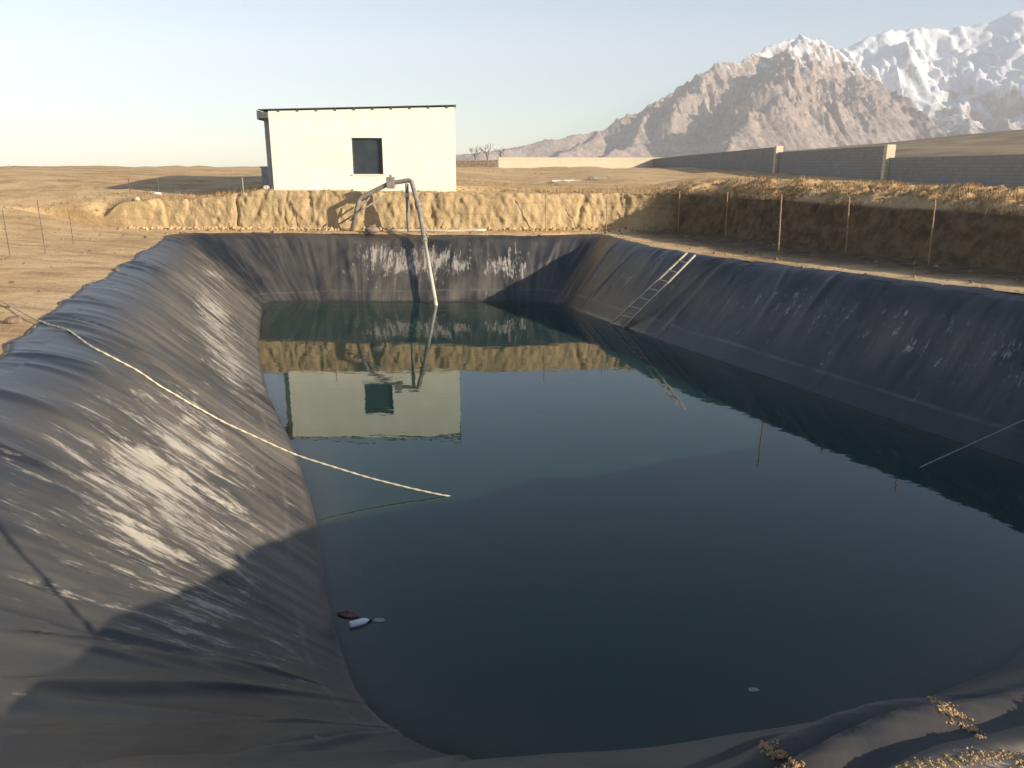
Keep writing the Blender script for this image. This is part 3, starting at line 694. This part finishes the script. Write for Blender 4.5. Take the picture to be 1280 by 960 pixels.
po = MB(); po.box(-0.27, -0.004, 0.30, 0.58, -0.3, hl - 0.30, 0.01)
po.build('porch_post', M['shade_plaster'], house)
MB().box(0.01, w * 0.25, -0.14, -0.006, -0.35, 0.03, 0.03).build('footing', M['concrete'], house)
# low block beside the porch
q0 = bp(326, 208, 0, D0 + 3.0); q1 = bp(341, 240, 0, D0 + 3.0)
lb = empty('block_shed', (q0.x, D0 + 3.0, q1.z - 0.1))
tag(lb, 'low dark cubic outbuilding in the shade left of the cream pump house', 'shed')
hh_ = q0.z - q1.z + 0.1; ww_ = q1.x - q0.x + 0.2
MB().box(0, ww_, 0, 1.6, -0.3, hh_ - 0.07, 0.015).build('wall', M['shade_plaster'], lb)
MB().box(-0.05, ww_ + 0.05, -0.05, 1.65, hh_ - 0.066, hh_, 0.015).build('slab_roof', M['concrete'], lb)

# ---------------------------------------------------------------- inlet pipe
DP = 35.0
a = bp(440, 281, 0, DP); b = bp(449, 248, 0, DP); c = bp(487, 229, 0, DP - 0.1); d = bp(514, 225, 0, DP - 0.2); e = bp(524, 262, 0, DP - 0.75); g = bp(545, 381, 0.0)
root = empty('inlet_pipe', (d.x, DP - 0.2, gz(d.x, DP - 0.2)))
tag(root, 'bent pale filling pipe rising in front of the pump house and dipping into the pond', 'pipe')
base = Vector(root.location)
def rel(p): return Vector(p) - base
def rounded(pts, r=0.12, n=5):
    out = [Vector(pts[0])]
    for p0, p1, p2 in zip(pts, pts[1:], pts[2:]):
        p0, p1, p2 = map(Vector, (p0, p1, p2)); a_ = p1 + (p0 - p1).normalized() * r; b_ = p1 + (p2 - p1).normalized() * r
        for k in range(n + 1):
            s_ = k / n; out.append(a_ * (1 - s_) ** 2 + p1 * 2 * s_ * (1 - s_) + b_ * s_ ** 2)
    out.append(Vector(pts[-1])); return out
g2 = Vector(g) + (Vector(g) - Vector(e)).normalized() * 0.5
m1 = Vector(e).lerp(Vector(g), 0.34)
MB().tube(rounded([rel(a) - Vector((0.02, 0, 0.25)), rel(b), rel(c), rel(d), rel(e), rel(m1)], 0.16), 0.095, 14).build('upper_pipe', M['pipe_dusty'], root)
MB().tube([rel(m1) - (rel(g2) - rel(m1)).normalized() * 0.0, rel(m1).lerp(rel(g2), 0.5), rel(g2)], 0.075, 14).build('outlet_pipe', M['pipe'], root)
dirn = (rel(m1) - rel(e)).normalized()
MB().tube([rel(m1) - dirn * 0.16, rel(m1) + dirn * 0.1], 0.125, 14).build('coupling', M['pipe_dusty'], root)
MB().tube([rel(e).lerp(rel(d), 0.25), rel(e).lerp(rel(d), 0.08)], 0.135, 14).build('flange', M['pipe_dusty'], root)
vb = MB(); vc = rel(c) + Vector((0.05, 0, 0.06)); vb.box(vc.x - 0.17, vc.x + 0.17, vc.y - 0.16, vc.y + 0.16, vc.z - 0.28, vc.z + 0.2, 0.03)
vb.tube([vc + Vector((0, 0, 0.19)), vc + Vector((0, 0, 0.30))], 0.05, 10)
vb.build('valve', M['pipe_dusty'], root)
ps = bp(508, 228, 0, DP - 0.3); pgz = gz(ps.x, DP - 0.2)
MB().tube([rel((ps.x, DP - 0.2, pgz - 0.4)), rel((ps.x, DP - 0.2, pgz + 0.9)), rel((ps.x, DP - 0.2, ps.z - 0.05))], 0.075, 12).build('support_post', M['pipe_dusty'], root)
MB().tube([rel((ps.x, DP - 0.2, ps.z - 0.45)), rel((ps.x, DP - 0.2, ps.z - 0.62))], 0.105, 12).build('post_collar', M['pipe'], root)
for (p_, q_) in (((424, 280, DP - 0.25), (482, 244, DP - 0.1)), ((438, 276, DP + 0.1), (462, 247, DP)), ((525, 272, DP - 1.0), (535, 297, DP - 1.25))):
    MB().tube([rel(bp(p_[0], p_[1], 0, p_[2])), rel(bp(q_[0], q_[1], 0, q_[2]))], 0.035, 8).build('brace', M['pipe_dusty'], root)
# loose pale pipe on the ground
s0 = bp(478, 288, 2.62); s1 = bp(606, 289, 2.6)
pz = [Vector((s0.x + (s1.x - s0.x) * k / 8, 34.75 + 0.05 * math.sin(k), 0)) for k in range(9)]
for p_ in pz: p_.z = gz(p_.x, p_.y) + 0.05
lp = MB().tube(pz, 0.06, 10).build('ground_pipe', M['pipe']); tag(lp, 'straight pale pipe lying on the dirt along the far rim', 'pipe')

# ---------------------------------------------------------------- ladder
l0a, l0b = bp(763, 407, -0.05), bp(779, 411, -0.05); l1a, l1b = bp(859, 317, 2.52), bp(869, 320, 2.50)
def over_liner(p, off):
    return Vector((p.x, p.y, max(p.z, on_liner(p.x, p.y) + off)))
lad = empty('ladder', l0a); tag(lad, 'slim pale ladder leaning on the black right bank down to the water', 'ladder')
ra = [(l0a.lerp(l1a, k / 10)) for k in range(-1, 11)]; rb_ = [(l0b.lerp(l1b, k / 10)) for k in range(-1, 11)]
lift = max([on_liner(p.x, p.y) - p.z for p in ra[2:] + rb_[2:]]) + 0.03
lift = max(min(lift, 0.45), 0.03)
nrm_l = (l1a - l0a).cross(l1b - l0a).normalized(); nrm_l = nrm_l if nrm_l.z > 0 else -nrm_l
def rail(pa, pb):
    m_ = MB(); p0_ = pa - l0a; p1_ = pb - l0a
    m_.tube([p0_ - (p1_ - p0_).normalized() * 0.35, p1_], 0.032, 6); return m_
up_ = Vector((0, 0, lift))
rail(l0a + up_, l1a + up_).build('rail', M['ladder'], lad); rail(l0b + up_, l1b + up_).build('rail', M['ladder'], lad)
for k in range(8):
    f_ = 0.02 + k * 0.125
    MB().tube([(l0a.lerp(l1a, f_) - l0a) + up_, (l0b.lerp(l1b, f_) - l0a) + up_], 0.022, 6).build('rung', M['ladder'], lad)

# ---------------------------------------------------------------- ropes
def rope(name, pts, r, label, n=60, mat=None):
    # catenary-like run then two twisted strands
    P = [Vector(p) for p in pts]; L = [0]
    for p0, p1 in zip(P, P[1:]): L.append(L[-1] + (p1 - p0).length)
    path = []
    for k in range(n * 4 + 1):
        s_ = L[-1] * k / (n * 4); i = max(j for j in range(len(L) - 1) if L[j] <= s_ + 1e-9); t_ = (s_ - L[i]) / (L[i + 1] - L[i])
        path.append(P[i].lerp(P[i + 1], t_))
    for _ in range(6):
        path = [path[0]] + [(path[i - 1] + path[i] * 2 + path[i + 1]) / 4 for i in range(1, len(path) - 1)] + [path[-1]]
    path = [Vector((p.x, p.y, max(p.z, on_liner(p.x, p.y) + r + 0.012))) if p.z > 0.05 and ((LX - p.x) ** 2 + (LY - p.y) ** 2).min() < 0.04 else p for p in path]
    for _ in range(8):
        path = [path[0]] + [(path[i - 1] + path[i] * 2 + path[i + 1]) / 4 for i in range(1, len(path) - 1)] + [path[-1]]
    m_ = MB()
    for ph in (0, math.pi):
        st = []
        for k, p in enumerate(path):
            d_ = (path[min(k + 1, len(path) - 1)] - path[max(k - 1, 0)]).normalized(); u_ = d_.cross(Vector((0, 0, 1))).normalized(); v_ = u_.cross(d_)
            an = k * 1.1 + ph; st.append(p + (u_ * math.cos(an) + v_ * math.sin(an)) * r * 0.55)
        m_.tube(st, r * 0.7, 6)
    o = m_.build(name, mat or M['rope']); tag(o, label, 'rope'); return o
g0 = ground_hit(-45, 352); g0.z += 0.02
r1 = bp(45, 396, 2.86); r1.z = max(on_liner(r1.x, r1.y), gz(r1.x, r1.y)) + 0.03
rp_ = [g0, r1]
end = bp(562, 621, 0.0)
PXL = [(120, 437), (200, 483), (280, 528), (370, 569), (460, 597), (520, 612)]
for k, (px_, py_) in enumerate(PXL):
    f_ = (k + 1) / (len(PXL) + 1)
    dist_ = r1.y + (end.y - r1.y) * ((px_ - 45) / 517)
    p_ = bp(px_, py_, 0, dist_)
    while p_.z < max(on_liner(p_.x, p_.y) + 0.03, 0.012) and dist_ > 5: dist_ -= 0.05; p_ = bp(px_, py_, 0, dist_)
    rp_.append(p_)
rp_.append(end + Vector((0, 0, 0.005))); rp_.append(bp(590, 625, -0.12))
rope('rope', rp_, 0.013, 'pale rope running from the sunlit left bank across to the water')
w0 = bp(1150, 584, 0.0); m0 = bp(1280, 525, 0, 13.35); m0.z = max(m0.z, on_liner(m0.x, m0.y) + 0.02)
top_ = Vector((13.3, 12.9, 2.95))
rope('rope', [w0 + (w0 - m0).normalized() * 0.4 - Vector((0, 0, 0.1)), w0, m0, m0.lerp(top_, 0.5) + Vector((0, 0, 0.05)), top_], 0.010, 'grey rope rising from the dark water up the shaded right bank', mat=M['grey_steel'])

# ---------------------------------------------------------------- fence posts
def fence_post(pos, h, r, mat, label, group, lean=(0, 0)):
    m_ = MB(); p0_ = Vector((0, 0, -0.3)); p1_ = Vector((lean[0], lean[1], h))
    n_ = 6; m_.tube([p0_.lerp(p1_, k / n_) for k in range(n_ + 1)], r, 6)
    for k in range(4):   # tie-wire twists
        z_ = h * (0.25 + 0.22 * k); c_ = Vector((lean[0] * z_ / h, lean[1] * z_ / h, z_)); m_.tube([c_ - Vector((0, 0, 0.012)), c_ + Vector((0, 0, 0.012))], r * 1.5, 6)
    o = m_.build('fence_post', mat); o.location = pos
    tag(o, label, 'fence post', group); return o
fence_post((2.42, 2.2, gz(2.42, 2.2)), 1.75, 0.028, M['steel'], 'rusty post on the near rim whose thin shadow crosses the left bank', 'rusty posts along the right bank')
ORD = ['nearest and tallest rusty fence post on the right, before the dark shaded bank', 'second rusty fence post from the right before the shaded bank', 'third rusty fence post from the right before the shaded bank',
       'fourth rusty fence post from the right before the shaded bank', 'fifth rusty fence post from the right, where the shaded bank begins', 'rusty fence post by the shaded inner corner of the dirt banks']
for i, (xb_, yb_, xt_, yt_, h0_) in enumerate([(1161, 330, 1168, 250, 2.75), (1058, 317, 1060, 246, 2.65), (974, 303, 976, 243, 2.58), (907, 296, 909, 240, 2.5), (848, 289, 849, 239, 2.5), (801, 284, 801, 240, 2.5)]):
    p_ = bp(xb_, yb_, h0_)
    for _ in range(6): z_ = gz(p_.x, p_.y); z_ = min(z_, 2.95); p_ = bp(xb_, yb_, z_)
    t_ = bp(xt_, yt_, 0, p_.y)
    fence_post((p_.x, p_.y, p_.z), max(t_.z - p_.z, 1.4), 0.021 if i < 4 else 0.024, M['steel'], ORD[i], 'rusty posts along the right bank', ((t_.x - p_.x) * 0.7, 0.0))
for i, (xb_, yb_, yt_, lab) in enumerate([(758, 281, 244, 'thin post on the far strip right of the sunlit clay bank, near its shadow edge'), (682, 281, 236, 'thin post standing against the middle of the sunlit clay bank'), (409, 281, 233, 'thin dark post before the clay bank below the house wall, left of the pipe')]):
    y_ = 34.95; p_ = bp(xb_, yb_, 0, y_); z_ = gz(p_.x, y_); t_ = bp(xb_, yt_, 0, y_)
    fence_post((p_.x, y_, z_), max(t_.z - z_, 1.3), 0.018, M['steel'], lab, 'thin posts along the far bank')
LP = [(305, 249, 226, 'grey post at the edge of the cut just left of the cream pump house'), (199, 243, 222, 'grey post on a white footing in front of the long house shadow'), (163, 243, 228, 'short grey post at the left tip of the house shadow'),
      (13, 322, 262, 'leftmost faint wire post on the sunlit dirt slope'), (57, 318, 250, 'second faint wire post from the left on the sunlit dirt slope'), (92, 306, 268, 'short faint wire post, third from the left on the sunlit dirt slope')]
for i, (xb_, yb_, yt_, lab) in enumerate(LP):
    p_ = ground_hit(xb_, yb_); t_ = bp(xb_, yt_, 0, p_.y)
    fence_post(p_, max(t_.z - p_.z, 0.7), 0.022 if i < 3 else 0.011, M['timber'] if i else M['grey_steel'], lab, 'grey posts on the left slope')
    if i == 1:
        o = rock_mesh('footing_stone', (0.22, 0.16, 0.07), M['sheet'], 3, 2); o.location = (p_.x - 0.05, p_.y - 0.06, p_.z + 0.03)
        tag(o, 'white lump at the foot of the post before the house shadow', 'stone')

# ---------------------------------------------------------------- boundary walls
def wall_run(name, pA_, pB_, zA, zB, drop, thick, mat, label, cat, group=None):
    """straight wall from pA_ to pB_ (xy), top heights zA, zB"""
    A_ = Vector((pA_[0], pA_[1], 0)); B_ = Vector((pB_[0], pB_[1], 0)); L_ = (B_ - A_).length
    o = empty(name, (A_.x, A_.y, zA - drop), math.atan2(B_.y - A_.y, B_.x - A_.x) - math.pi / 2)
    b_ = bmesh.new(); n_ = max(2, int(L_ / 2)); rg_ = []
    for k in range(n_ + 1):
        y = L_ * k / n_; zt = zA + (zB - zA) * k / n_ - (zA - drop)
        rg_.append([b_.verts.new(q) for q in ((-thick / 2, y, -1.2), (thick / 2, y, -1.2), (thick / 2, y, zt), (-thick / 2, y, zt))])
    for p0_, p1_ in zip(rg_, rg_[1:]):
        for k in range(4): b_.faces.new((p0_[k], p1_[k], p1_[(k + 1) % 4], p0_[(k + 1) % 4]))
    b_.faces.new(rg_[0]); b_.faces.new(rg_[-1][::-1]); bmesh.ops.recalc_face_normals(b_, faces=b_.faces)
    me_ = bpy.data.meshes.new('panel'); b_.to_mesh(me_); b_.free(); me_.materials.append(mat); link(bpy.data.objects.new('panel', me_), o)
    tag(o, label, cat, group); return o
def wl(px): # a point of the wall's line seen in column px (direction (-.2, 1) through (28, 44))
    k_ = (px - 640) / F
    y_ = 40.0
    for _ in range(30):
        fwd = bp(px, 195, 0, 1.0).x; y_ = (28 + 0.2 * 44) / (fwd + 0.2)
    return (fwd * y_, y_)
def topz_at(px, py): return bp(px, py, 0, wl(px)[1]).z
GRP = 'sections of the grey boundary wall'
s3 = [(1420, 190), (1110, 197.2)]; s2 = [(1111, 182), (972, 190.5)]; s1_ = [(973, 183.5), (812, 199)]
for (pn, pf), lab, dx in ((s3, 'nearest lower section of the shaded grey block wall at the right edge', 0), (s2, 'middle section of the shaded grey block wall between two sunlit end faces', 0), (s1_, 'farthest section of the shaded grey block wall running to the sunlit wall', 0)):
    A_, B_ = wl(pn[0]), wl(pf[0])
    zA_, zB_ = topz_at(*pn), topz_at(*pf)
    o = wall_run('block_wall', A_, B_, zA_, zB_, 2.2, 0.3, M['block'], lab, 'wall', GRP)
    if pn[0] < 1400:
        pm = MB(); pm.box(-0.45, 0.22, -0.34, -0.004, -1.2, 2.2 + 0.06, 0.02); pm.build('lit_end', M['cream_block'], o)  # sunlight on the section's end face, painted as a cream box
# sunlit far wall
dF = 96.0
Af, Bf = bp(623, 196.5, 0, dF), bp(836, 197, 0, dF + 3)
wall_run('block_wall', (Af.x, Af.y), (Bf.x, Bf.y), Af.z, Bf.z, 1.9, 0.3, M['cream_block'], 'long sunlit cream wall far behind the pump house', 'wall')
As, Bs = bp(565, 201, 0, 112), bp(622, 200, 0, 112)
sw = MB(); 
o = wall_run('stone_wall', (As.x, As.y), (Bs.x, Bs.y), As.z, Bs.z, 1.5, 0.6, M['stone'], 'low brown rubble wall just right of the pump house', 'wall')
# pale plastic strip on the ground
ws = [ground_hit(px_, py_) for px_, py_ in ((690, 229), (715, 227), (738, 226), (760, 224))]
wsm = MB(); 
sb_ = bmesh.new(); rr_ = []
for k in range(13):
    f_ = k / 12 * 3; i_ = min(int(f_), 2); p_ = ws[i_].lerp(ws[i_ + 1], f_ - i_); zz_ = gz(p_.x, p_.y)
    rr_.append([sb_.verts.new((p_.x, p_.y + dy, zz_ + 0.05 + hz_ + 0.04 * math.sin(k * 2.1 + dy * 4))) for dy, hz_ in ((-0.45, 0.0), (-0.15, 0.07), (0.2, 0.1), (0.6, 0.05))])
for a_, b_ in zip(rr_, rr_[1:]):
    for k in range(3): sb_.faces.new((a_[k], b_[k], b_[k + 1], a_[k + 1])).smooth = True
bmesh.ops.solidify(sb_, geom=sb_.faces[:], thickness=0.03)
me = bpy.data.meshes.new('plastic_sheet'); sb_.to_mesh(me); sb_.free(); me.materials.append(M['sheet'])
tag(link(bpy.data.objects.new('plastic_sheet', me)), 'white strip of sheeting lying on the dirt above the sunlit clay bank', 'sheet')

# ---------------------------------------------------------------- bare trees far off
def bare_tree(loc, h, seed, label):
    rnd = random.Random(seed); root_ = empty('bare_tree', loc); tag(root_, label, 'tree', 'bare trees far behind the pump house')
    tr_ = MB(); tr_.tube([(0, 0, -0.5), (0.03, 0, h * 0.25), (-0.04 * h, 0.02, h * 0.55)], [0.035 * h, 0.028 * h, 0.018 * h], 7); tr_.build('trunk', M['bark'], root_)
    cr_ = MB()
    def grow(p, d, l, r, n):
        q = p + d * l; cr_.tube([p, p.lerp(q, 0.5) + Vector((rnd.uniform(-1, 1), rnd.uniform(-1, 1), 0)) * l * 0.06, q], [r, r * 0.8, r * 0.6], 4, False)
        if n == 0: return
        for _ in range(3):
            dv = (d + Vector((rnd.uniform(-1, 1), rnd.uniform(-1, 1), rnd.uniform(-0.3, 0.7))) * 0.75).normalized(); grow(p.lerp(q, rnd.uniform(0.5, 1)), dv, l * rnd.uniform(0.6, 0.8), r * 0.6, n - 1)
    for k in range(5):
        an = k * 1.3 + rnd.random(); grow(Vector((-0.02 * h, 0.01, h * (0.3 + 0.05 * k))), Vector((math.cos(an) * 0.8, math.sin(an) * 0.8, 0.9)).normalized(), h * 0.24, 0.014 * h, 3)
    cr_.build('crown', M['twig'], root_)
for i, (px_, py_, lab) in enumerate([(594, 187, 'bare tree nearest the right corner of the pump house'), (609, 184, 'tallest bare tree, between the pump house and the cream wall'), (626, 188, 'bare tree behind the left end of the cream wall')]):
    p_ = bp(px_, 203, 0, 150); t_ = bp(px_, py_, 0, 150); bare_tree((p_.x, 150, p_.z - 0.3), t_.z - p_.z + 1.2, 5 + i, lab)

# ---------------------------------------------------------------- litter, stones
bpos = bp(450, 778, 0.02)
bt = empty('plastic_bottle', bpos, R(28)); tag(bt, 'milky white plastic bottle floating near the left bank', 'bottle')
m_ = MB(); m_.tube([(-0.13, 0, 0), (-0.125, 0, 0), (-0.11, 0, 0), (0.03, 0, 0), (0.075, 0, 0), (0.095, 0, 0), (0.115, 0, 0)], [0.02, 0.036, 0.042, 0.042, 0.034, 0.016, 0.014], 14); m_.build('body', M['bottle'], bt)
MB().tube([(0.112, 0, 0), (0.138, 0, 0)], 0.018, 12).build('cap', M['bag'], bt)
def rag(name, loc, sx, sy, hgt, mat, label, cat, seed, rz=0.0):
    n_ = 22; gx_, gy_ = np.meshgrid(np.linspace(-1, 1, n_), np.linspace(-1, 1, n_))
    rr_ = np.hypot(gx_, gy_); ax_ = gx_ * sx * (1 + 0.25 * fbm(gx_ + 3, gy_, 0, 3, seed)); ay_ = gy_ * sy * (1 + 0.25 * fbm(gx_, gy_ + 7, 0, 3, seed))
    sc_ = np.where(rr_ > 1, 1 / np.maximum(rr_, 1e-6), 1); ax_ *= sc_; ay_ *= sc_
    z_ = hgt * (0.6 + 0.8 * fbm(gx_ * 2.2, gy_ * 2.2, 0, 4, seed)) * np.clip(1 - rr_ ** 3, -0.4, 1)
    o = np_mesh(name, np.stack([ax_, ay_, z_], -1), grid_quads(n_, n_), mat); o.location = loc; o.rotation_euler.z = rz
    tag(o, label, cat); return o
rag('plastic_bag', bp(434, 767, 0.015), 0.14, 0.08, 0.045, M['bag'], 'crumpled dull red bag floating beside the white bottle', 'bag', 5, R(-20))
rag('foam_scrap', bp(474, 775, 0.006), 0.07, 0.045, 0.02, M['foam'], 'faint grey scrap of scum right of the white bottle', 'scrap', 9)
rag('foam_scrap', bp(942, 862, 0.005), 0.06, 0.035, 0.012, M['foam'], 'tiny pale scrap floating alone near the close right rim', 'scrap', 12)
def stone(px_, py_, size, mat, label, seed, sink=0.25):
    p_ = ground_hit(px_, py_); o = rock_mesh('stone', size, mat, seed, 3); o.location = (p_.x, p_.y, p_.z + size[2] * (1 - 2 * sink) * 0.5); o.rotation_euler.z = seed
    tag(o, label, 'stone'); return o
stone(17, 405, (0.13, 0.10, 0.08), M['stone'], 'pale rock on the dirt beside the rope, at the left edge', 4)
stone(172, 253, (0.14, 0.11, 0.09), M['pale_stone'], 'small white stone at the top of the clay cut, left of the shadow', 8)
o = stone(330, 241, (0.17, 0.15, 0.12), M['pale_stone'], 'pale stone at the left corner of the house footing', 15); o.location = (x0 - 0.4, 36.55, gz(x0 - 0.4, 36.55) + 0.05)
o = rock_mesh('clod', (0.30, 0.2, 0.2), M['stone'], 22, 3); pc_ = bp(463, 287, 2.6); o.location = (pc_.x, 34.6, gz(pc_.x, 34.6) + 0.08); tag(o, 'brown clod of earth on the far rim below the pipe bend', 'clod')

# loose gravel and clods as one mass
def scatter_rocks(name, pts, smin, smax, mat, label, cat):
    b_ = bmesh.new(); bmesh.ops.create_icosphere(b_, subdivisions=1, radius=1); base_ = np.array([v.co[:] for v in b_.verts]); fc_ = np.array([[v.index for v in f.verts] for f in b_.faces]); b_.free()
    n_ = len(pts); sz = smin * (smax / smin) ** (rng.random(n_) ** 2.2)
    sc_ = sz[:, None] * rng.uniform(0.6, 1.3, (n_, 3)); an = rng.uniform(0, 6.28, n_)
    jit = 1 + rng.uniform(-0.25, 0.25, (n_, len(base_)))
    v_ = base_[None] * jit[..., None] * sc_[:, None, :]
    ca, sa = np.cos(an)[:, None], np.sin(an)[:, None]
    v_ = np.stack([v_[..., 0] * ca - v_[..., 1] * sa, v_[..., 0] * sa + v_[..., 1] * ca, v_[..., 2]], -1) + pts[:, None, :] + np.array([0, 0, 0.2]) * sc_[:, None, 2:3]
    f_ = (fc_[None] + (np.arange(n_) * len(base_))[:, None, None]).reshape(-1, 3)
    o = np_mesh(name, v_.reshape(-1, 3), None, mat, None, False, None, None, f_); tag(o, label, cat, None, 'stuff'); return o
rowsel = (rp + 0 * GX)
near_ok = (np.hypot(GX, GY) < 60)
cand = np.argwhere(near_ok & (rowsel < 3) & (face < 0.1)); ii = cand[rng.integers(0, len(cand), 5200)]
pts = np.stack([GX[ii[:, 0], ii[:, 1]], GY[ii[:, 0], ii[:, 1]], GZ[ii[:, 0], ii[:, 1]]], 1)
scatter_rocks('pebbles', pts, 0.012, 0.09, M['stone'], 'small stones and clods strewn over the dry dirt', 'pebbles')
nn = 5000; ga = rng.uniform(0, 1, (nn, 2))
gp = np.stack([0.9 + ga[:, 0] * 1.7, 1.51 + ga[:, 0] * 0.60 - ga[:, 1] ** 1.6 * 0.5 + 0.05, np.zeros(nn)], 1)
gp[:, 2] = [max(gz(x_, y_), on_liner(x_, y_)) for x_, y_ in gp[:, :2]]
scatter_rocks('gravel', gp, 0.002, 0.010, M['dirt'], 'sunlit gravel on the crest of the near rim', 'gravel')
cand = np.argwhere(near_ok & (rowsel > 0.8) & (rowsel < 1.06) & (amt[None, :] > 0.3) & (isright[None, :] < 0.4)); ii = cand[rng.integers(0, len(cand), 2200)]
pts = np.stack([GX[ii[:, 0], ii[:, 1]], GY[ii[:, 0], ii[:, 1]], GZ[ii[:, 0], ii[:, 1]]], 1)
scatter_rocks('rubble', pts, 0.015, 0.11, M['dirt'], 'crumbled clods of clay along the foot of the cut banks', 'rubble')
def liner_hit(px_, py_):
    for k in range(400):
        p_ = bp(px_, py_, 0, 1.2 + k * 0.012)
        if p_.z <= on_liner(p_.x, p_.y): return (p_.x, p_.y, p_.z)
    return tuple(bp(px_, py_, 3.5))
sp_ = []  # pale crumbs paint the sunlit streaks; the last run is crest gravel
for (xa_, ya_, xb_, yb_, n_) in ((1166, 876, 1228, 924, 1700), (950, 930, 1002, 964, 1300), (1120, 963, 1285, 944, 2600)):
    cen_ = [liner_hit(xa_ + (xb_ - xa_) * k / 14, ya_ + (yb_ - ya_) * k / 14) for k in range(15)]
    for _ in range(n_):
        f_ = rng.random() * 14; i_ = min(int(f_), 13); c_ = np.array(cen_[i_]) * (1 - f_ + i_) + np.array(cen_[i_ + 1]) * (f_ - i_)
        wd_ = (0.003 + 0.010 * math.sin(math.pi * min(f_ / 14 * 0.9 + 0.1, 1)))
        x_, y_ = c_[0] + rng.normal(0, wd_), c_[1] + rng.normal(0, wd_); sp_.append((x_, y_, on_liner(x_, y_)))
scatter_rocks('sunlit_crumbs', np.array(sp_) - np.array([0, 0, 0.002]), 0.001, 0.0052, M['dirt'], 'pale soil crumbs standing in for sunlit streaks on the near rim, plus crest gravel', 'soil')
# dry weeds along the top of the right bank
def weeds(name, pts, hmin, hmax, nb, label):
    n_ = len(pts) * nb; P0 = np.repeat(pts, nb, 0) + np.concatenate([rng.normal(0, 0.09, (n_, 2)), np.zeros((n_, 1))], 1)
    an = rng.uniform(0, 6.28, n_); hh2 = rng.uniform(hmin, hmax, n_); ln = rng.uniform(0.1, 0.7, n_) * hh2; wd_ = rng.uniform(0.006, 0.016, n_)
    dirx, diry = np.cos(an), np.sin(an)
    A0 = P0 + np.stack([-diry * wd_, dirx * wd_, np.full(n_, -0.03)], 1); B0 = P0 + np.stack([diry * wd_, -dirx * wd_, np.full(n_, -0.03)], 1)
    T0 = P0 + np.stack([dirx * ln, diry * ln, hh2], 1)
    v_ = np.stack([A0, B0, T0], 1).reshape(-1, 3); f_ = np.arange(n_ * 3).reshape(-1, 3)
    o = np_mesh(name, v_, None, M['straw'], None, False, None, None, f_); tag(o, label, 'dry grass', None, 'stuff'); return o
cand = np.argwhere((topw * isright > 0.12) & (rowsel > 1.95) & (np.hypot(GX, GY) < 70) & (vnoise(GX * 0.6, GY * 0.6, 0, 71) > -0.25)); ii = cand[rng.integers(0, len(cand), 4200)]
weeds('dry_grass', np.stack([GX[ii[:, 0], ii[:, 1]], GY[ii[:, 0], ii[:, 1]], GZ[ii[:, 0], ii[:, 1]]], 1), 0.03, 0.15, 8, 'dry straw coloured weeds along the top of the right bank')

cand = np.argwhere((rowsel > 1.98) & (np.hypot(GX, GY) < 120) & (np.hypot(GX, GY) > 30) & (isright[None, :] * (rowsel > 0) < 0.5) & (vnoise(GX * 0.25, GY * 0.25, 0, 75) > 0.0)); ii = cand[rng.integers(0, len(cand), 1500)]
weeds('dry_scrub', np.stack([GX[ii[:, 0], ii[:, 1]], GY[ii[:, 0], ii[:, 1]], GZ[ii[:, 0], ii[:, 1]]], 1), 0.05, 0.2, 8, 'sparse dry scrub dotted over the dirt plain')

# ---------------------------------------------------------------- haze
hb = MB(); hb.box(-7400, 7400, -7400, 7400, float(GZ.min()) - 8, 1000)
t = NT('haze_air'); t.n.remove(t.bsdf)
pv = t.new('ShaderNodeVolumePrincipled'); pv.inputs['Color'].default_value = (0.93, 0.94, 0.97, 1); pv.inputs['Density'].default_value = HAZE = 0.00014; pv.inputs['Anisotropy'].default_value = -0.15
t.l.new(pv.outputs[0], t.out.inputs['Volume'])
ho = hb.build('haze', t.m); tag(ho, 'thin pale haze in the air before the mountains', 'haze', None, 'stuff')

# ---------------------------------------------------------------- light, world, camera
wd = bpy.data.worlds.new('World'); scene.world = wd; wd.use_nodes = True
bgn = wd.node_tree.nodes['Background']; sky = wd.node_tree.nodes.new('ShaderNodeTexSky'); sky.sky_type = 'NISHITA'
sky.sun_disc = False; sky.sun_elevation = SUN_E; sky.sun_rotation = R(90) + SUN_A; sky.altitude = 1300; sky.air_density = 0.95; sky.dust_density = 1.0; sky.ozone_density = 1.2
wd.node_tree.links.new(sky.outputs[0], bgn.inputs['Color']); bgn.inputs['Strength'].default_value = 0.09
sl_ = bpy.data.lights.new('sun', 'SUN'); sl_.energy = 5.0; sl_.angle = R(0.5); sl_.color = (1.0, 0.875, 0.69)
so = link(bpy.data.objects.new('sun', sl_)); so.rotation_euler = TO_SUN.to_track_quat('Z', 'Y').to_euler(); so.location = (30, -20, 40)
cam = bpy.data.cameras.new('camera'); cam.sensor_width = 36; cam.lens = F / 1280 * 36; cam.clip_start = 0.05; cam.clip_end = 30000
co = link(bpy.data.objects.new('camera', cam)); co.location = (0, 0, EYE); co.rotation_euler = (R(90) - PITCH, 0, 0); scene.camera = co
scene.view_settings.view_transform = 'Standard'; scene.view_settings.look = 'None'; scene.view_settings.gamma = 1; scene.view_settings.exposure = 1.12
scene.render.engine = 'CYCLES'; scene.cycles.use_denoising = True; scene.cycles.max_bounces = 6; scene.cycles.volume_bounces = 0
scene.cycles.diffuse_bounces = 3; scene.cycles.glossy_bounces = 3; scene.cycles.transparent_max_bounces = 6
